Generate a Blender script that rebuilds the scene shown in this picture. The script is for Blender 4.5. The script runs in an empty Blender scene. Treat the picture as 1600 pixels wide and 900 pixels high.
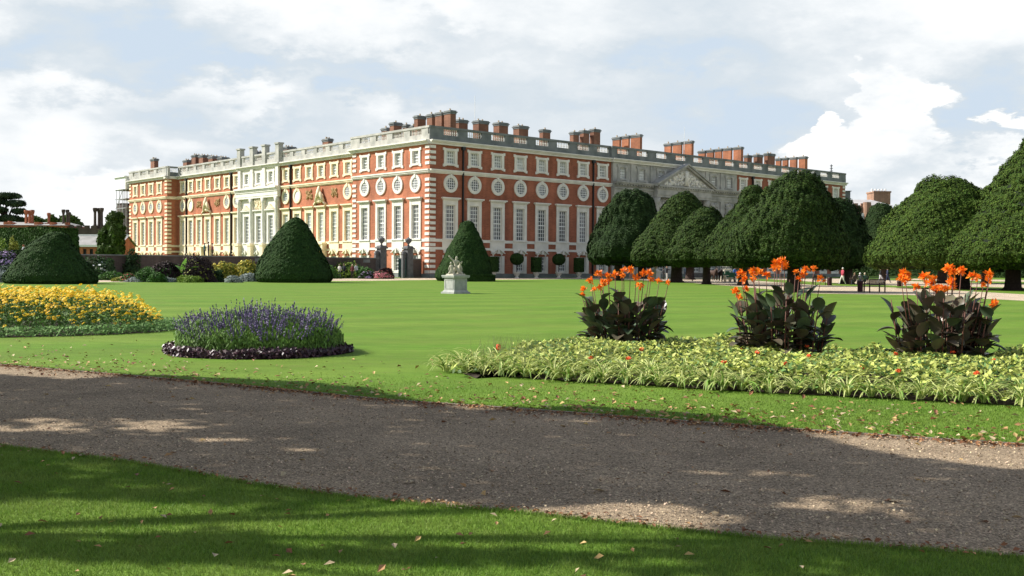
import bpy, math, random
import numpy as np
from mathutils import Matrix, Vector
random.seed(7); RS = np.random.RandomState(7)
sc = bpy.context.scene
col = sc.collection
R = math.radians

# ------------------------------------------------------------------ camera
F = 1664.35; PIT = -0.0207; ROL = 0.00678; EYE = 1.65
cp, sp, cr, sr = math.cos(PIT), math.sin(PIT), math.cos(ROL), math.sin(ROL)
fwd = np.array([0, cp, sp]); up0 = np.array([0, -sp, cp]); rt0 = np.array([1., 0, 0])
rt = cr*rt0+sr*up0; up = -sr*rt0+cr*up0
cd = bpy.data.cameras.new('camera'); cam = bpy.data.objects.new('camera', cd); col.objects.link(cam)
cd.sensor_width = 36; cd.lens = F/1600*36; cd.clip_start = .1; cd.clip_end = 5000
m = Matrix.Identity(4)
for i in range(3):
    m[i][0] = rt[i]; m[i][1] = up[i]; m[i][2] = -fwd[i]
m[2][3] = EYE
cam.matrix_world = m
sc.camera = cam
def ray(x, y): return fwd+(x-800)/F*rt+(450-y)/F*up
def G(x, y, z=0.0):                       # point of the plane at height z seen at photo pixel x, y
    r = ray(x, y); t = (z-EYE)/r[2]; return np.array([t*r[0], t*r[1], z])
def D(x, y, Y):                           # point seen at photo pixel x, y at distance Y
    r = ray(x, y); t = Y/r[1]; return np.array([t*r[0], Y, EYE+t*r[2]])

# ------------------------------------------------------------------ materials
MATS = {}
def mat(name, c, rough=.8, n_scale=None, n_amt=.2, isl=0., c2=None, bump=0., b_scale=None, spec=.3, trans=0., metal=0., objrand=0.):
    if name in MATS: return MATS[name]
    m = bpy.data.materials.new(name); m.use_nodes = True; nt = m.node_tree; N = nt.nodes; L = nt.links
    b = N['Principled BSDF']; b.inputs['Roughness'].default_value = rough; b.inputs['Specular IOR Level'].default_value = spec
    b.inputs['Metallic'].default_value = metal
    b.inputs['Base Color'].default_value = (*c, 1)
    out = None
    def sock():
        return out
    rgb = N.new('ShaderNodeRGB'); rgb.outputs[0].default_value = (*c, 1); out = rgb.outputs[0]
    tc = N.new('ShaderNodeTexCoord')
    if n_scale:
        nz = N.new('ShaderNodeTexNoise'); nz.inputs['Scale'].default_value = n_scale; nz.inputs['Detail'].default_value = 6
        L.new(tc.outputs['Object'], nz.inputs['Vector'])
        mp = N.new('ShaderNodeMapRange'); mp.inputs[1].default_value = .3; mp.inputs[2].default_value = .7
        L.new(nz.outputs['Fac'], mp.inputs[0])
        mx = N.new('ShaderNodeMix'); mx.data_type = 'RGBA'
        L.new(mp.outputs[0], mx.inputs[0])
        d = c2 if c2 else tuple(v*(1-n_amt) for v in c)
        e = c if c2 else tuple(v*(1+n_amt) for v in c)
        mx.inputs[6].default_value = (*e, 1); mx.inputs[7].default_value = (*d, 1); out = mx.outputs[2]
    if isl or objrand:
        if isl:
            g = N.new('ShaderNodeNewGeometry'); rs = g.outputs['Random Per Island']
        else:
            g = N.new('ShaderNodeObjectInfo'); rs = g.outputs['Random']
        a = isl or objrand
        mp = N.new('ShaderNodeMapRange'); mp.inputs[3].default_value = 1-a; mp.inputs[4].default_value = 1+a
        L.new(rs, mp.inputs[0])
        hs = N.new('ShaderNodeHueSaturation'); L.new(mp.outputs[0], hs.inputs['Value'])
        mp2 = N.new('ShaderNodeMapRange'); mp2.inputs[3].default_value = .5-.03*a; mp2.inputs[4].default_value = .5+.03*a
        mul = N.new('ShaderNodeMath'); mul.operation = 'MULTIPLY'; mul.inputs[1].default_value = 7.31
        fr = N.new('ShaderNodeMath'); fr.operation = 'FRACT'
        L.new(rs, mul.inputs[0]); L.new(mul.outputs[0], fr.inputs[0]); L.new(fr.outputs[0], mp2.inputs[0]); L.new(mp2.outputs[0], hs.inputs['Hue'])
        L.new(out, hs.inputs['Color']); out = hs.outputs[0]
    L.new(out, b.inputs['Base Color'])
    if bump:
        nb = N.new('ShaderNodeTexNoise'); nb.inputs['Scale'].default_value = b_scale or 20; nb.inputs['Detail'].default_value = 5
        L.new(tc.outputs['Object'], nb.inputs['Vector'])
        bp = N.new('ShaderNodeBump'); bp.inputs['Strength'].default_value = bump; bp.inputs['Distance'].default_value = .1
        L.new(nb.outputs['Fac'], bp.inputs['Height']); L.new(bp.outputs[0], b.inputs['Normal'])
    if trans:
        tr = N.new('ShaderNodeBsdfTranslucent'); L.new(out, tr.inputs['Color'])
        ms = N.new('ShaderNodeMixShader'); ms.inputs[0].default_value = trans
        L.new(b.outputs[0], ms.inputs[1]); L.new(tr.outputs[0], ms.inputs[2]); L.new(ms.outputs[0], N['Material Output'].inputs[0])
    MATS[name] = m; return m

def brickmat(name, c, amt=.18):
    m = mat(name, c, .85, .35, amt)
    nt = m.node_tree; N = nt.nodes; L = nt.links; b = N['Principled BSDF']
    src = b.inputs['Base Color'].links[0].from_socket
    tc = N.new('ShaderNodeTexCoord'); mp = N.new('ShaderNodeSeparateXYZ'); L.new(tc.outputs['Object'], mp.inputs[0])
    ad = N.new('ShaderNodeMath'); ad.operation = 'ADD'; L.new(mp.outputs[0], ad.inputs[0]); L.new(mp.outputs[1], ad.inputs[1])
    cb = N.new('ShaderNodeCombineXYZ'); L.new(ad.outputs[0], cb.inputs[0]); L.new(mp.outputs[2], cb.inputs[1])
    br = N.new('ShaderNodeTexBrick'); br.inputs['Scale'].default_value = 1; br.inputs['Brick Width'].default_value = .45; br.inputs['Row Height'].default_value = .15
    br.inputs['Mortar Size'].default_value = .02
    br.inputs['Color1'].default_value = (1.12, 1.12, 1.12, 1); br.inputs['Color2'].default_value = (.84, .84, .84, 1); br.inputs['Mortar'].default_value = (1.05, 1.2, 1.3, 1)
    L.new(cb.outputs[0], br.inputs['Vector'])
    # rain streaks and sooty patches of the old brickwork
    sc_ = N.new('ShaderNodeMapping'); sc_.inputs['Scale'].default_value = (1.2, 1.2, .12); L.new(tc.outputs['Object'], sc_.inputs[0])
    st = N.new('ShaderNodeTexNoise'); st.inputs['Scale'].default_value = 1.1; st.inputs['Detail'].default_value = 7; L.new(sc_.outputs[0], st.inputs['Vector'])
    sm = N.new('ShaderNodeMapRange'); sm.inputs[1].default_value = .35; sm.inputs[2].default_value = .65; sm.inputs[3].default_value = .82; sm.inputs[4].default_value = 1.1
    L.new(st.outputs['Fac'], sm.inputs[0])
    m2 = N.new('ShaderNodeMix'); m2.data_type = 'RGBA'; m2.blend_type = 'MULTIPLY'; m2.inputs[0].default_value = 1
    L.new(src, m2.inputs[6]); L.new(br.outputs['Color'], m2.inputs[7])
    m3 = N.new('ShaderNodeMix'); m3.data_type = 'RGBA'; m3.blend_type = 'MULTIPLY'; m3.inputs[0].default_value = 1
    L.new(m2.outputs[2], m3.inputs[6]); L.new(sm.outputs[0], m3.inputs[7]); L.new(m3.outputs[2], b.inputs['Base Color'])
    return m
BRICK = brickmat('red_brick', (.30, .10, .055), .24)
BRICKP = brickmat('warm_chimney_brick', (.33, .125, .06), .25)
BRICKC = brickmat('brown_chimney_brick', (.21, .095, .055), .25)
BRICKO = brickmat('orange_brick', (.41, .14, .07), .22)
BRICKD = brickmat('dark_brick', (.085, .062, .052), .3)
STONE = mat('portland_stone', (.70, .67, .60), .85, .8, .12)
STONEY = mat('honey_stone', (.80, .68, .47), .85, .8, .14)
STONED = mat('weathered_stone', (.23, .24, .23), .9, .6, c2=(.11, .125, .12))
STONES = mat('sooty_stone', (.48, .46, .42), .9, .7, c2=(.26, .26, .24))
LEAD = mat('lead_roof', (.16, .17, .18), .6, 1., .2)
SLATE = mat('slate_roof', (.30, .29, .27), .7, .8, .2)
WHITE = mat('white_paint', (.8, .8, .77), .5)
GLASS = mat('window_glass', (.04, .045, .055), .12, 1.2, c2=(.22, .23, .24), spec=.6, objrand=.6)
BLIND = mat('window_blind', (.58, .58, .54), .5, .8, c2=(.24, .25, .25), spec=.5, objrand=.25)
DARK = mat('black_iron', (.02, .022, .022), .5)
POT = mat('clay_pot', (.55, .42, .28), .8)

# ------------------------------------------------------------------ mesh helpers
class MB:
    def __init__(s): s.v = []; s.f = []; s.m = []; s.mi = 0
    def face(s, pts):
        n = len(s.v); s.v += [tuple(p) for p in pts]; s.f.append(tuple(range(n, n+len(pts)))); s.m.append(s.mi)
    def hexa(s, p):   # p: 8 points, bottom 4 ccw, top 4 ccw
        n = len(s.v); s.v += [tuple(q) for q in p]
        for f in ((3, 2, 1, 0), (4, 5, 6, 7), (0, 1, 5, 4), (1, 2, 6, 5), (2, 3, 7, 6), (3, 0, 4, 7)):
            s.f.append(tuple(n+i for i in f)); s.m.append(s.mi)
    def box(s, x0, x1, y0, y1, z0, z1, tx=0, ty=0):   # tx, ty: taper of the top
        s.hexa([(x0, y0, z0), (x1, y0, z0), (x1, y1, z0), (x0, y1, z0), (x0+tx, y0+ty, z1), (x1-tx, y0+ty, z1), (x1-tx, y1-ty, z1), (x0+tx, y1-ty, z1)])
    def rings(s, rings, cap=True):
        n = len(s.v); k = len(rings[0])
        for r in rings: s.v += [tuple(p) for p in r]
        for i in range(len(rings)-1):
            for j in range(k):
                a = n+i*k+j; b = n+i*k+(j+1) % k; s.f.append((a, b, b+k, a+k)); s.m.append(s.mi)
        if cap:
            s.f.append(tuple(n+j for j in reversed(range(k)))); s.m.append(s.mi)
            s.f.append(tuple(n+(len(rings)-1)*k+j for j in range(k))); s.m.append(s.mi)
    def lathe(s, prof, c=(0, 0, 0), k=12, ph=0.):
        s.rings([[(c[0]+r*math.cos(ph+2*math.pi*j/k), c[1]+r*math.sin(ph+2*math.pi*j/k), c[2]+z) for j in range(k)] for r, z in prof])
    def tube(s, pts, rad, k=6):
        pts = [Vector(p) for p in pts]
        if not hasattr(rad, '__len__'): rad = [rad]*len(pts)
        rg = []
        for i, p in enumerate(pts):
            t = (pts[min(i+1, len(pts)-1)]-pts[max(i-1, 0)]).normalized()
            a = t.cross(Vector((0, 0, 1)) if abs(t.z) < .9 else Vector((1, 0, 0))).normalized(); b = t.cross(a)
            rg.append([p+rad[i]*(math.cos(2*math.pi*j/k)*a+math.sin(2*math.pi*j/k)*b) for j in range(k)])
        s.rings(rg)
    def ball(s, c, rx, ry=None, rz=None, k=10, n=6):
        ry = ry or rx; rz = rz or rx
        s.rings([[(c[0]+rx*math.cos(2*math.pi*j/k)*math.sin(a), c[1]+ry*math.sin(2*math.pi*j/k)*math.sin(a), c[2]-rz*math.cos(a)) for j in range(k)]
                 for a in [math.pi*(i+.15)/(n+.3) for i in range(n+1)]])
    def mesh(s, name, mats, smooth=False):
        me = bpy.data.meshes.new(name); me.from_pydata(s.v, [], s.f)
        if not isinstance(mats, (list, tuple)): mats = [mats]
        for q in mats: me.materials.append(q)
        me.polygons.foreach_set('material_index', s.m)
        if smooth: me.polygons.foreach_set('use_smooth', [True]*len(s.f))
        me.update(); return me
    def build(s, name, mats, parent=None, smooth=False, loc=(0, 0, 0), rz=0.):
        return link(name, s.mesh(name, mats, smooth), parent, loc, rz)
def link(name, me, parent=None, loc=(0, 0, 0), rz=0.):
    o = bpy.data.objects.new(name, me); col.objects.link(o)
    if parent: o.parent = parent
    o.location = [float(q) for q in loc]; o.rotation_euler = (0, 0, rz); return o
def tag(o, label=None, cat=None, group=None, kind=None):
    if label: o['label'] = label
    if cat: o['category'] = cat
    if group: o['group'] = group
    if kind: o['kind'] = kind
    return o
def thing(name, label, cat, loc=(0, 0, 0), rz=0., group=None):
    o = link(name, None, None, loc, rz); o.empty_display_size = .3; return tag(o, label, cat, group)
def kids(o): return [c for c in bpy.data.objects if c.parent == o]
def copy_tree(o, parent=None):
    c = o.copy(); col.objects.link(c); c.parent = parent
    for ch in CH.get(o.name, []): copy_tree(ch, c)
    return c
CH = {}
def remember(o):
    CH[o.name] = kids(o)
    for c in CH[o.name]: remember(c)

def quads(P, A, B):      # P centres, A/B half axes (n,3) -> rhombus leaf verts
    return np.stack([P-A, P-B*1.0, P+A, P+B], 1)
def npmesh(name, Q, mats, midx=None):
    n, k = Q.shape[0], Q.shape[1]
    me = bpy.data.meshes.new(name); me.vertices.add(n*k); me.vertices.foreach_set('co', Q.reshape(-1).astype(np.float32))
    me.loops.add(n*k); me.loops.foreach_set('vertex_index', np.arange(n*k, dtype=np.int32))
    me.polygons.add(n); me.polygons.foreach_set('loop_start', np.arange(0, n*k, k, dtype=np.int32)); me.polygons.foreach_set('loop_total', np.full(n, k, dtype=np.int32))
    if not isinstance(mats, (list, tuple)): mats = [mats]
    for q in mats: me.materials.append(q)
    if midx is not None: me.polygons.foreach_set('material_index', midx.astype(np.int32))
    me.update(calc_edges=True); return me
def unit(a): return a/(np.linalg.norm(a, axis=-1, keepdims=True)+1e-9)
def rdir(n): return unit(RS.normal(size=(n, 3)))
def leaves(name, P, Nrm, size, mats, parent=None, tilt=.6, aspect=.5, midx=None, along=None, loc=(0, 0, 0)):
    n = len(P); N = unit(Nrm+tilt*rdir(n))
    A = along+.5*rdir(n) if along is not None else rdir(n)
    A = unit(A-N*(A*N).sum(1, keepdims=True)); B = np.cross(N, A)
    s = (size*RS.uniform(.6, 1.4, n))[:, None] if np.isscalar(size) else size[:, None]
    return link(name, npmesh(name, quads(P, A*s, B*s*aspect), mats, midx), parent, loc)
def wob(P, f, seed, amp=1.):      # smooth pseudo noise -1..1
    r = np.random.RandomState(seed); s = 0
    for i in range(6):
        k = unit(r.normal(size=(1, 3)))[0]*f*r.uniform(.6, 1.6); s = s+np.sin(P@k+r.uniform(0, 6.28))
    return amp*s/2.6

# ------------------------------------------------------------------ ground
def lawn_mat():
    m = mat('lawn_grass', (.115, .215, .022), .9); nt = m.node_tree; N = nt.nodes; L = nt.links; b = N['Principled BSDF']
    tc = N.new('ShaderNodeTexCoord')
    def noise(s, d=5, stretch=None):
        n = N.new('ShaderNodeTexNoise'); n.inputs['Scale'].default_value = s; n.inputs['Detail'].default_value = d
        if stretch:
            mp = N.new('ShaderNodeMapping'); mp.inputs['Scale'].default_value = stretch; mp.inputs['Rotation'].default_value = (0, 0, .25)
            L.new(tc.outputs['Object'], mp.inputs[0]); L.new(mp.outputs[0], n.inputs['Vector'])
        else: L.new(tc.outputs['Object'], n.inputs['Vector'])
        return n.outputs['Fac']
    def mix(f, a, b_, lo=.3, hi=.7):
        mp = N.new('ShaderNodeMapRange'); mp.inputs[1].default_value = lo; mp.inputs[2].default_value = hi; L.new(f, mp.inputs[0])
        mx = N.new('ShaderNodeMix'); mx.data_type = 'RGBA'; L.new(mp.outputs[0], mx.inputs[0])
        for s_, i in ((a, 6), (b_, 7)):
            if isinstance(s_, tuple): mx.inputs[i].default_value = (*s_, 1)
            else: L.new(s_, mx.inputs[i])
        return mx.outputs[2]
    c = mix(noise(.22, 8, (1, 1.8, 1)), (.088, .182, .014), (.135, .205, .026))
    c = mix(noise(2.4, 8), c, (.150, .190, .040), .56, .9)
    w = N.new('ShaderNodeTexWave'); w.inputs['Scale'].default_value = .075; w.inputs['Distortion'].default_value = 1.2; w.inputs['Detail'].default_value = 1
    mp = N.new('ShaderNodeMapping'); mp.inputs['Rotation'].default_value = (0, 0, R(58)); L.new(tc.outputs['Object'], mp.inputs[0]); L.new(mp.outputs[0], w.inputs['Vector'])
    ms = N.new('ShaderNodeMapRange'); ms.inputs[1].default_value = .2; ms.inputs[2].default_value = .8; ms.inputs[3].default_value = .94; ms.inputs[4].default_value = 1.06
    L.new(w.outputs['Fac'], ms.inputs[0])
    v = N.new('ShaderNodeMix'); v.data_type = 'RGBA'; v.blend_type = 'MULTIPLY'; v.inputs[0].default_value = 1
    L.new(c, v.inputs[6]); L.new(ms.outputs[0], v.inputs[7]); c = v.outputs[2]
    fine = noise(55, 4); ms = N.new('ShaderNodeMapRange'); ms.inputs[1].default_value = .3; ms.inputs[2].default_value = .7; ms.inputs[3].default_value = .72; ms.inputs[4].default_value = 1.28
    L.new(fine, ms.inputs[0])
    v = N.new('ShaderNodeMix'); v.data_type = 'RGBA'; v.blend_type = 'MULTIPLY'; v.inputs[0].default_value = 1
    L.new(c, v.inputs[6]); L.new(ms.outputs[0], v.inputs[7]); c = v.outputs[2]
    pt = noise(1.3, 6, (1, 2.2, 1)); ms = N.new('ShaderNodeMapRange'); ms.inputs[1].default_value = .3; ms.inputs[2].default_value = .7; ms.inputs[3].default_value = .86; ms.inputs[4].default_value = 1.12
    L.new(pt, ms.inputs[0])
    v = N.new('ShaderNodeMix'); v.data_type = 'RGBA'; v.blend_type = 'MULTIPLY'; v.inputs[0].default_value = 1
    L.new(c, v.inputs[6]); L.new(ms.outputs[0], v.inputs[7]); L.new(v.outputs[2], b.inputs['Base Color'])
    bp = N.new('ShaderNodeBump'); bp.inputs['Strength'].default_value = .5; bp.inputs['Distance'].default_value = .02
    L.new(noise(80, 3), bp.inputs['Height']); L.new(bp.outputs[0], b.inputs['Normal']); b.inputs['Specular IOR Level'].default_value = .15
    return m
def gravel_mat(name, base, scale=140, rough=.95):
    m = mat(name, base, rough); nt = m.node_tree; N = nt.nodes; L = nt.links; b = N['Principled BSDF']; b.inputs['Specular IOR Level'].default_value = .15
    tc = N.new('ShaderNodeTexCoord')
    vo = N.new('ShaderNodeTexVoronoi'); vo.inputs['Scale'].default_value = scale; L.new(tc.outputs['Object'], vo.inputs['Vector'])
    hs = N.new('ShaderNodeSeparateColor'); L.new(vo.outputs['Color'], hs.inputs[0])
    ramp = N.new('ShaderNodeValToRGB'); L.new(hs.outputs[0], ramp.inputs[0])
    cs = ramp.color_ramp; cs.elements[0].position = 0; cs.elements[0].color = (*(v*.45 for v in base), 1)
    cs.elements[1].position = 1; cs.elements[1].color = (*(min(1, v*2.0) for v in base), 1)
    e = cs.elements.new(.5); e.color = (*base, 1); e = cs.elements.new(.88); e.color = (*(min(1, v*1.35) for v in base), 1)
    nz = N.new('ShaderNodeTexNoise'); nz.inputs['Scale'].default_value = .7; nz.inputs['Detail'].default_value = 8; L.new(tc.outputs['Object'], nz.inputs['Vector'])
    ms = N.new('ShaderNodeMapRange'); ms.inputs[1].default_value = .3; ms.inputs[2].default_value = .7; ms.inputs[3].default_value = .72; ms.inputs[4].default_value = 1.3; L.new(nz.outputs['Fac'], ms.inputs[0])
    nz.inputs['Detail'].default_value = 15; nz.inputs['Roughness'].default_value = .72
    v = N.new('ShaderNodeMix'); v.data_type = 'RGBA'; v.blend_type = 'MULTIPLY'; v.inputs[0].default_value = 1
    L.new(ramp.outputs[0], v.inputs[6]); L.new(ms.outputs[0], v.inputs[7]); L.new(v.outputs[2], b.inputs['Base Color'])
    bp = N.new('ShaderNodeBump'); bp.inputs['Strength'].default_value = .9; bp.inputs['Distance'].default_value = .008
    L.new(vo.outputs['Distance'], bp.inputs['Height']); L.new(bp.outputs[0], b.inputs['Normal'])
    return m
LAWN = lawn_mat(); GRAVEL = gravel_mat('dark_gravel', (.285, .215, .14), 85); SAND = gravel_mat('sandy_gravel', (.46, .37, .26), 30)
SOIL = mat('soil', (.045, .03, .02), .95, 6, .4)

mb = MB(); mb.face([(-900, -60, 0), (900, -60, 0), (900, 2500, 0), (-900, 2500, 0)]); tag(mb.build('lawn', LAWN), kind='structure')
def sheet(name, pts, z, m):
    mb = MB(); mb.face([(p[0], p[1], z) for p in pts]); return tag(mb.build(name, m), kind='structure')
def smooth_line(pts, n=6):
    P = [np.array(p[:2], float) for p in pts]; P = [2*P[0]-P[1]]+P+[2*P[-1]-P[-2]]; out = []
    for i in range(1, len(P)-2):
        for k in range(n):
            t = k/n; a, b, c, d = P[i-1:i+3]
            out.append(.5*((2*b)+(-a+c)*t+(2*a-5*b+4*c-d)*t*t+(-a+3*b-3*c+d)*t**3))
    return out+[P[-2]]
FAR = smooth_line([(-22, 27), (-14, 20.8)]+[tuple(G(*p)[:2]) for p in [(0, 571), (200, 588), (400, 606), (600, 626), (800, 640), (1000, 655), (1200, 670), (1400, 684), (1600, 697)]]+[(9, 8.3), (15, 6.3)])
NEAR = smooth_line([(-20, 19), (-9, 12)]+[tuple(G(*p)[:2]) for p in [(0, 697), (200, 722), (400, 757), (600, 783), (800, 800), (1000, 822), (1200, 842), (1400, 856), (1600, 872)]]+[(6, 5.0), (12, 2.8)])
# gravel path as a strip so it can be crowned a little
def strip(name, A, B, z, m, n=8, jit=0):
    k = 60
    def res(L_):
        L_ = np.array(L_); d = np.r_[0, np.cumsum(np.linalg.norm(np.diff(L_, axis=0), axis=1))]; t = np.linspace(0, d[-1], k*3)
        return np.stack([np.interp(t, d, L_[:, 0]), np.interp(t, d, L_[:, 1])], 1)
    a, b = res(A), res(B); mb = MB(); idx = []
    for i in range(len(a)):
        for j in range(n+1):
            p = a[i]+(b[i]-a[i])*j/n
            if jit and j in (0, n): p = p+RS.normal(size=2)*jit
            mb.v.append((p[0], p[1], z+.03*math.sin(math.pi*j/n)*(1 if jit else 0)))
    for i in range(len(a)-1):
        for j in range(n):
            q = i*(n+1)+j; mb.f.append((q, q+1, q+n+2, q+n+1)); mb.m.append(0)
    return tag(mb.build(name, m, smooth=True), kind='structure')
strip('gravel_path', NEAR, FAR, .004, GRAVEL, jit=.012)
# timber edging along the far side of the path
mb = MB(); Lf = np.array(FAR); pos = [(p[0], p[1]) for p in Lf]
for a, b in zip(pos[:-1], pos[1:]):
    d = unit(np.array([b[0]-a[0], b[1]-a[1]])); nx, ny = -d[1]*.022, d[0]*.022
    mb.hexa([(a[0]-nx, a[1]-ny, -.02), (b[0]-nx, b[1]-ny, -.02), (b[0]+nx, b[1]+ny, -.02), (a[0]+nx, a[1]+ny, -.02)]+[(a[0]-nx, a[1]-ny, .026), (b[0]-nx, b[1]-ny, .026), (b[0]+nx, b[1]+ny, .026), (a[0]+nx, a[1]+ny, .026)])
tag(mb.build('path_edging', mat('weathered_timber', (.20, .17, .13), .9, 3, .3)), kind='structure')
# pale garden walks
strip('garden_walk', [G(-60, 442), G(150, 441), G(300, 440.5), G(430, 440), G(600, 438.4), G(672, 437.4), G(800, 436.8), G(900, 436.3), G(1000, 437.5), G(1060, 440.5), G(1150, 447.5), G(1275, 458.6), G(1420, 460.8), G(1600, 470), G(1700, 478)],
      [G(-60, 435), G(150, 434.5), G(300, 434.5), G(430, 434.7), G(600, 434.5), G(672, 434.6), G(800, 434.4), G(900, 434.2), G(1000, 434.2), G(1060, 434.6), G(1150, 436.5), G(1275, 445.5), G(1420, 450), G(1600, 460), G(1700, 467)], .004, SAND, 2)
strip('cross_walk', [G(1080, 434.6), G(1200, 436), G(1290, 441.5), G(1400, 446.2), G(1600, 449.6), G(1700, 451)],
      [G(1080, 433.4), G(1200, 434), G(1290, 434.2), G(1400, 438.5), G(1600, 444.6), G(1700, 446)], .008, SAND, 2)
strip('back_walk', [G(1400, 437.2), G(1600, 440.5), G(1700, 441.5)], [G(1400, 435.2), G(1600, 437.6), G(1700, 438)], .008, SAND, 2)

# ------------------------------------------------------------------ the palace
HD = .72607; CX, CY = -10.79, 138.74
U = np.array([math.cos(HD), math.sin(HD), 0]); V = np.array([-math.sin(HD), math.cos(HD), 0]); O = np.array([CX, CY, 0])
def loc2w(x, y, z=0): return O+x*U+y*V+np.array([0, 0, z])
def hit(px, py, x0, y0, d):           # ray against a vertical plane through local (x0,y0) with direction U or V
    r = ray(px, py); o = (loc2w(x0, y0))[:2]
    A = np.array([[r[0], -d[0]], [r[1], -d[1]]]); t, s = np.linalg.solve(A, o); return s, EYE+t*r[2]
pal = thing('palace', 'long three storey red brick palace with white stone windows and balustraded roofline', 'palace', (CX, CY, 0), HD)
REC = 2.15
class Fac:
    def __init__(s, kind, x0, y0): s.k = kind; s.x0 = x0; s.y0 = y0
    def p(s, a, n, z): return (s.x0+a, s.y0-n, z) if s.k == 'E' else (s.x0-n, s.y0+a, z)
    def box(s, mb, a0, a1, n0, n1, z0, z1):
        P = [s.p(a0, n0, z0), s.p(a1, n0, z0), s.p(a1, n1, z0), s.p(a0, n1, z0), s.p(a0, n0, z1), s.p(a1, n0, z1), s.p(a1, n1, z1), s.p(a0, n1, z1)]
        mb.hexa(P)
    def wall(s, mb, a0, a1, z0, z1, holes):
        xs = sorted({a0, a1}|{h[0] for h in holes}|{h[1] for h in holes}); zs = sorted({z0, z1}|{h[2] for h in holes}|{h[3] for h in holes})
        for i in range(len(xs)-1):
            for j in range(len(zs)-1):
                ca, cz = (xs[i]+xs[i+1])/2, (zs[j]+zs[j+1])/2
                if any(h[0] < ca < h[1] and h[2] < cz < h[3] for h in holes): continue
                mb.face([s.p(xs[i], 0, zs[j]), s.p(xs[i+1], 0, zs[j]), s.p(xs[i+1], 0, zs[j+1]), s.p(xs[i], 0, zs[j+1])])
    def put(s, me_pair, a, name, sname, n=0):
        o = link(name, me_pair[0], pal, s.p(a, n, 0), 0 if s.k == 'E' else -math.pi/2)
        c = link(sname, me_pair[1], o); return o
# window prototypes: x across, -y outward (local to the east facade)
def sash(w, z0, z1, nx, nz, glass, arch=False):
    mb = MB(); mb.mi = 0; y = .26
    if not arch: mb.face([(-w/2, y, z0), (w/2, y, z0), (w/2, y, z1), (-w/2, y, z1)])
    else:
        zs = z1-.35; mb.face([(-w/2, y, z0), (w/2, y, z0), (w/2, y, zs)]+[(w/2*math.cos(t), y, zs+.35*math.sin(t)) for t in (.5, 1., 1.57, 2.14, 2.64)]+[(-w/2, y, zs)])
    mb.mi = 1; b = .035
    for i in range(nx+1):
        x = -w/2+w*i/nx; t = .07 if i in (0, nx) else b; mb.box(x-t, x+t, y-.06, y-.02, z0, z1 if not arch or 0 < i < nx else z1-.25)
    for j in range(nz+1):
        z = z0+(z1-z0)*j/nz; t = .07 if j in (0, nz, nz//2) else b
        if arch and j == nz: continue
        mb.box(-w/2, w/2, y-.075, y-.025, z-t, z+t)
    return mb.mesh('sash', [glass, WHITE])
def surround(kind, st):
    mb = MB()
    if kind == 'attic':
        for s in (-1, 1):
            mb.box(min(s*.7, s*1.1), max(s*.7, s*1.1), -.12, .28, 14.75, 17.08)
            for z in (14.66, 16.8): mb.box(min(s*.98, s*1.28), max(s*.98, s*1.28), -.135, 0, z, z+.36)
        mb.box(-.7, .7, -.118, .28, 16.75, 17.07); mb.box(-.7, .7, -.16, .28, 14.84, 15.1)
    elif kind == 'round':
        k = 28
        for i in range(k):
            a, b = 2*math.pi*i/k, 2*math.pi*(i+1)/k; r0, r1 = .74, 1.16; zc = 12.45; e = 1.02
            P = []
            for y in (0, -.16):
                P += [(r0*math.cos(a), y, zc+e*r0*math.sin(a)), (r1*math.cos(a), y, zc+e*r1*math.sin(a)), (r1*math.cos(b), y, zc+e*r1*math.sin(b)), (r0*math.cos(b), y, zc+e*r0*math.sin(b))]
            mb.hexa(P)
        mb.box(-.13, .13, -.24, 0, 13.3, 13.72)
    elif kind == 'tall':
        for s in (-1, 1): mb.box(min(s*.8, s*1.24), max(s*.8, s*1.24), -.12, .28, 5.12, 10.32)
        mb.box(-.8, .8, -.1, .28, 9.65, 10.31); mb.box(-1.34, 1.34, -.28, 0, 10.32, 10.46); mb.box(-1.52, 1.52, -.42, 0, 10.46, 10.64)
        mb.box(-1.33, 1.33, -.22, .28, 5.0, 5.2)
    else:
        for s in (-1, 1): mb.box(min(s*.75, s*1.24), max(s*.75, s*1.24), -.14, .28, .58, 3.0)
        zs = 3.06; n = 8
        for i in range(n):     # stone above the arch
            t0, t1 = math.pi*i/n, math.pi*(i+1)/n
            a, b = (.75*math.cos(t0), zs-.06+.42*math.sin(t0)), (.75*math.cos(t1), zs-.06+.42*math.sin(t1))
            ao = (1.24 if i == 0 else a[0]); bo = (-1.24 if i == n-1 else b[0])
            P = []
            for y in (.28, -.14): P += [(a[0], y, a[1]), (ao, y, 3.72) if 1 else 0, (bo, y, 3.72), (b[0], y, b[1])]
            mb.hexa(P)
        for s in (-1, 1):       # curved hood
            q = [(s*1.2, 3.32), (s*.85, 3.42), (s*.5, 3.66), (s*.15, 3.86)]
            for a, b in zip(q[:-1], q[1:]):
                P = []
                for y in (-.1, -.36): P += [(a[0], y, a[1]), (b[0], y, b[1]), (b[0], y, b[1]+.12), (a[0], y, a[1]+.12)]
                mb.hexa(P)
        mb.box(-.14, .14, -.42, 0, 3.3, 3.98)
        mb.box(-.75, .75, -.12, .28, .6, .95)
    return mb.mesh(kind+'_surround', st)
def roundglass(glass):
    mb = MB(); k = 24; mb.face([(.76*math.cos(2*math.pi*i/k), -.03, 12.45+.77*math.sin(2*math.pi*i/k)) for i in range(k)]); mb.mi = 1
    for t in (-.5, -.17, .17, .5):
        h = .76*math.sqrt(1-(t/.78)**2)
        mb.box(t-.03, t+.03, -.07, -.04, 12.45-h, 12.45+h); mb.box(-h, h, -.08, -.045, 12.45+t-.03, 12.45+t+.03)
    return mb.mesh('round_sash', [glass, WHITE])
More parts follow.
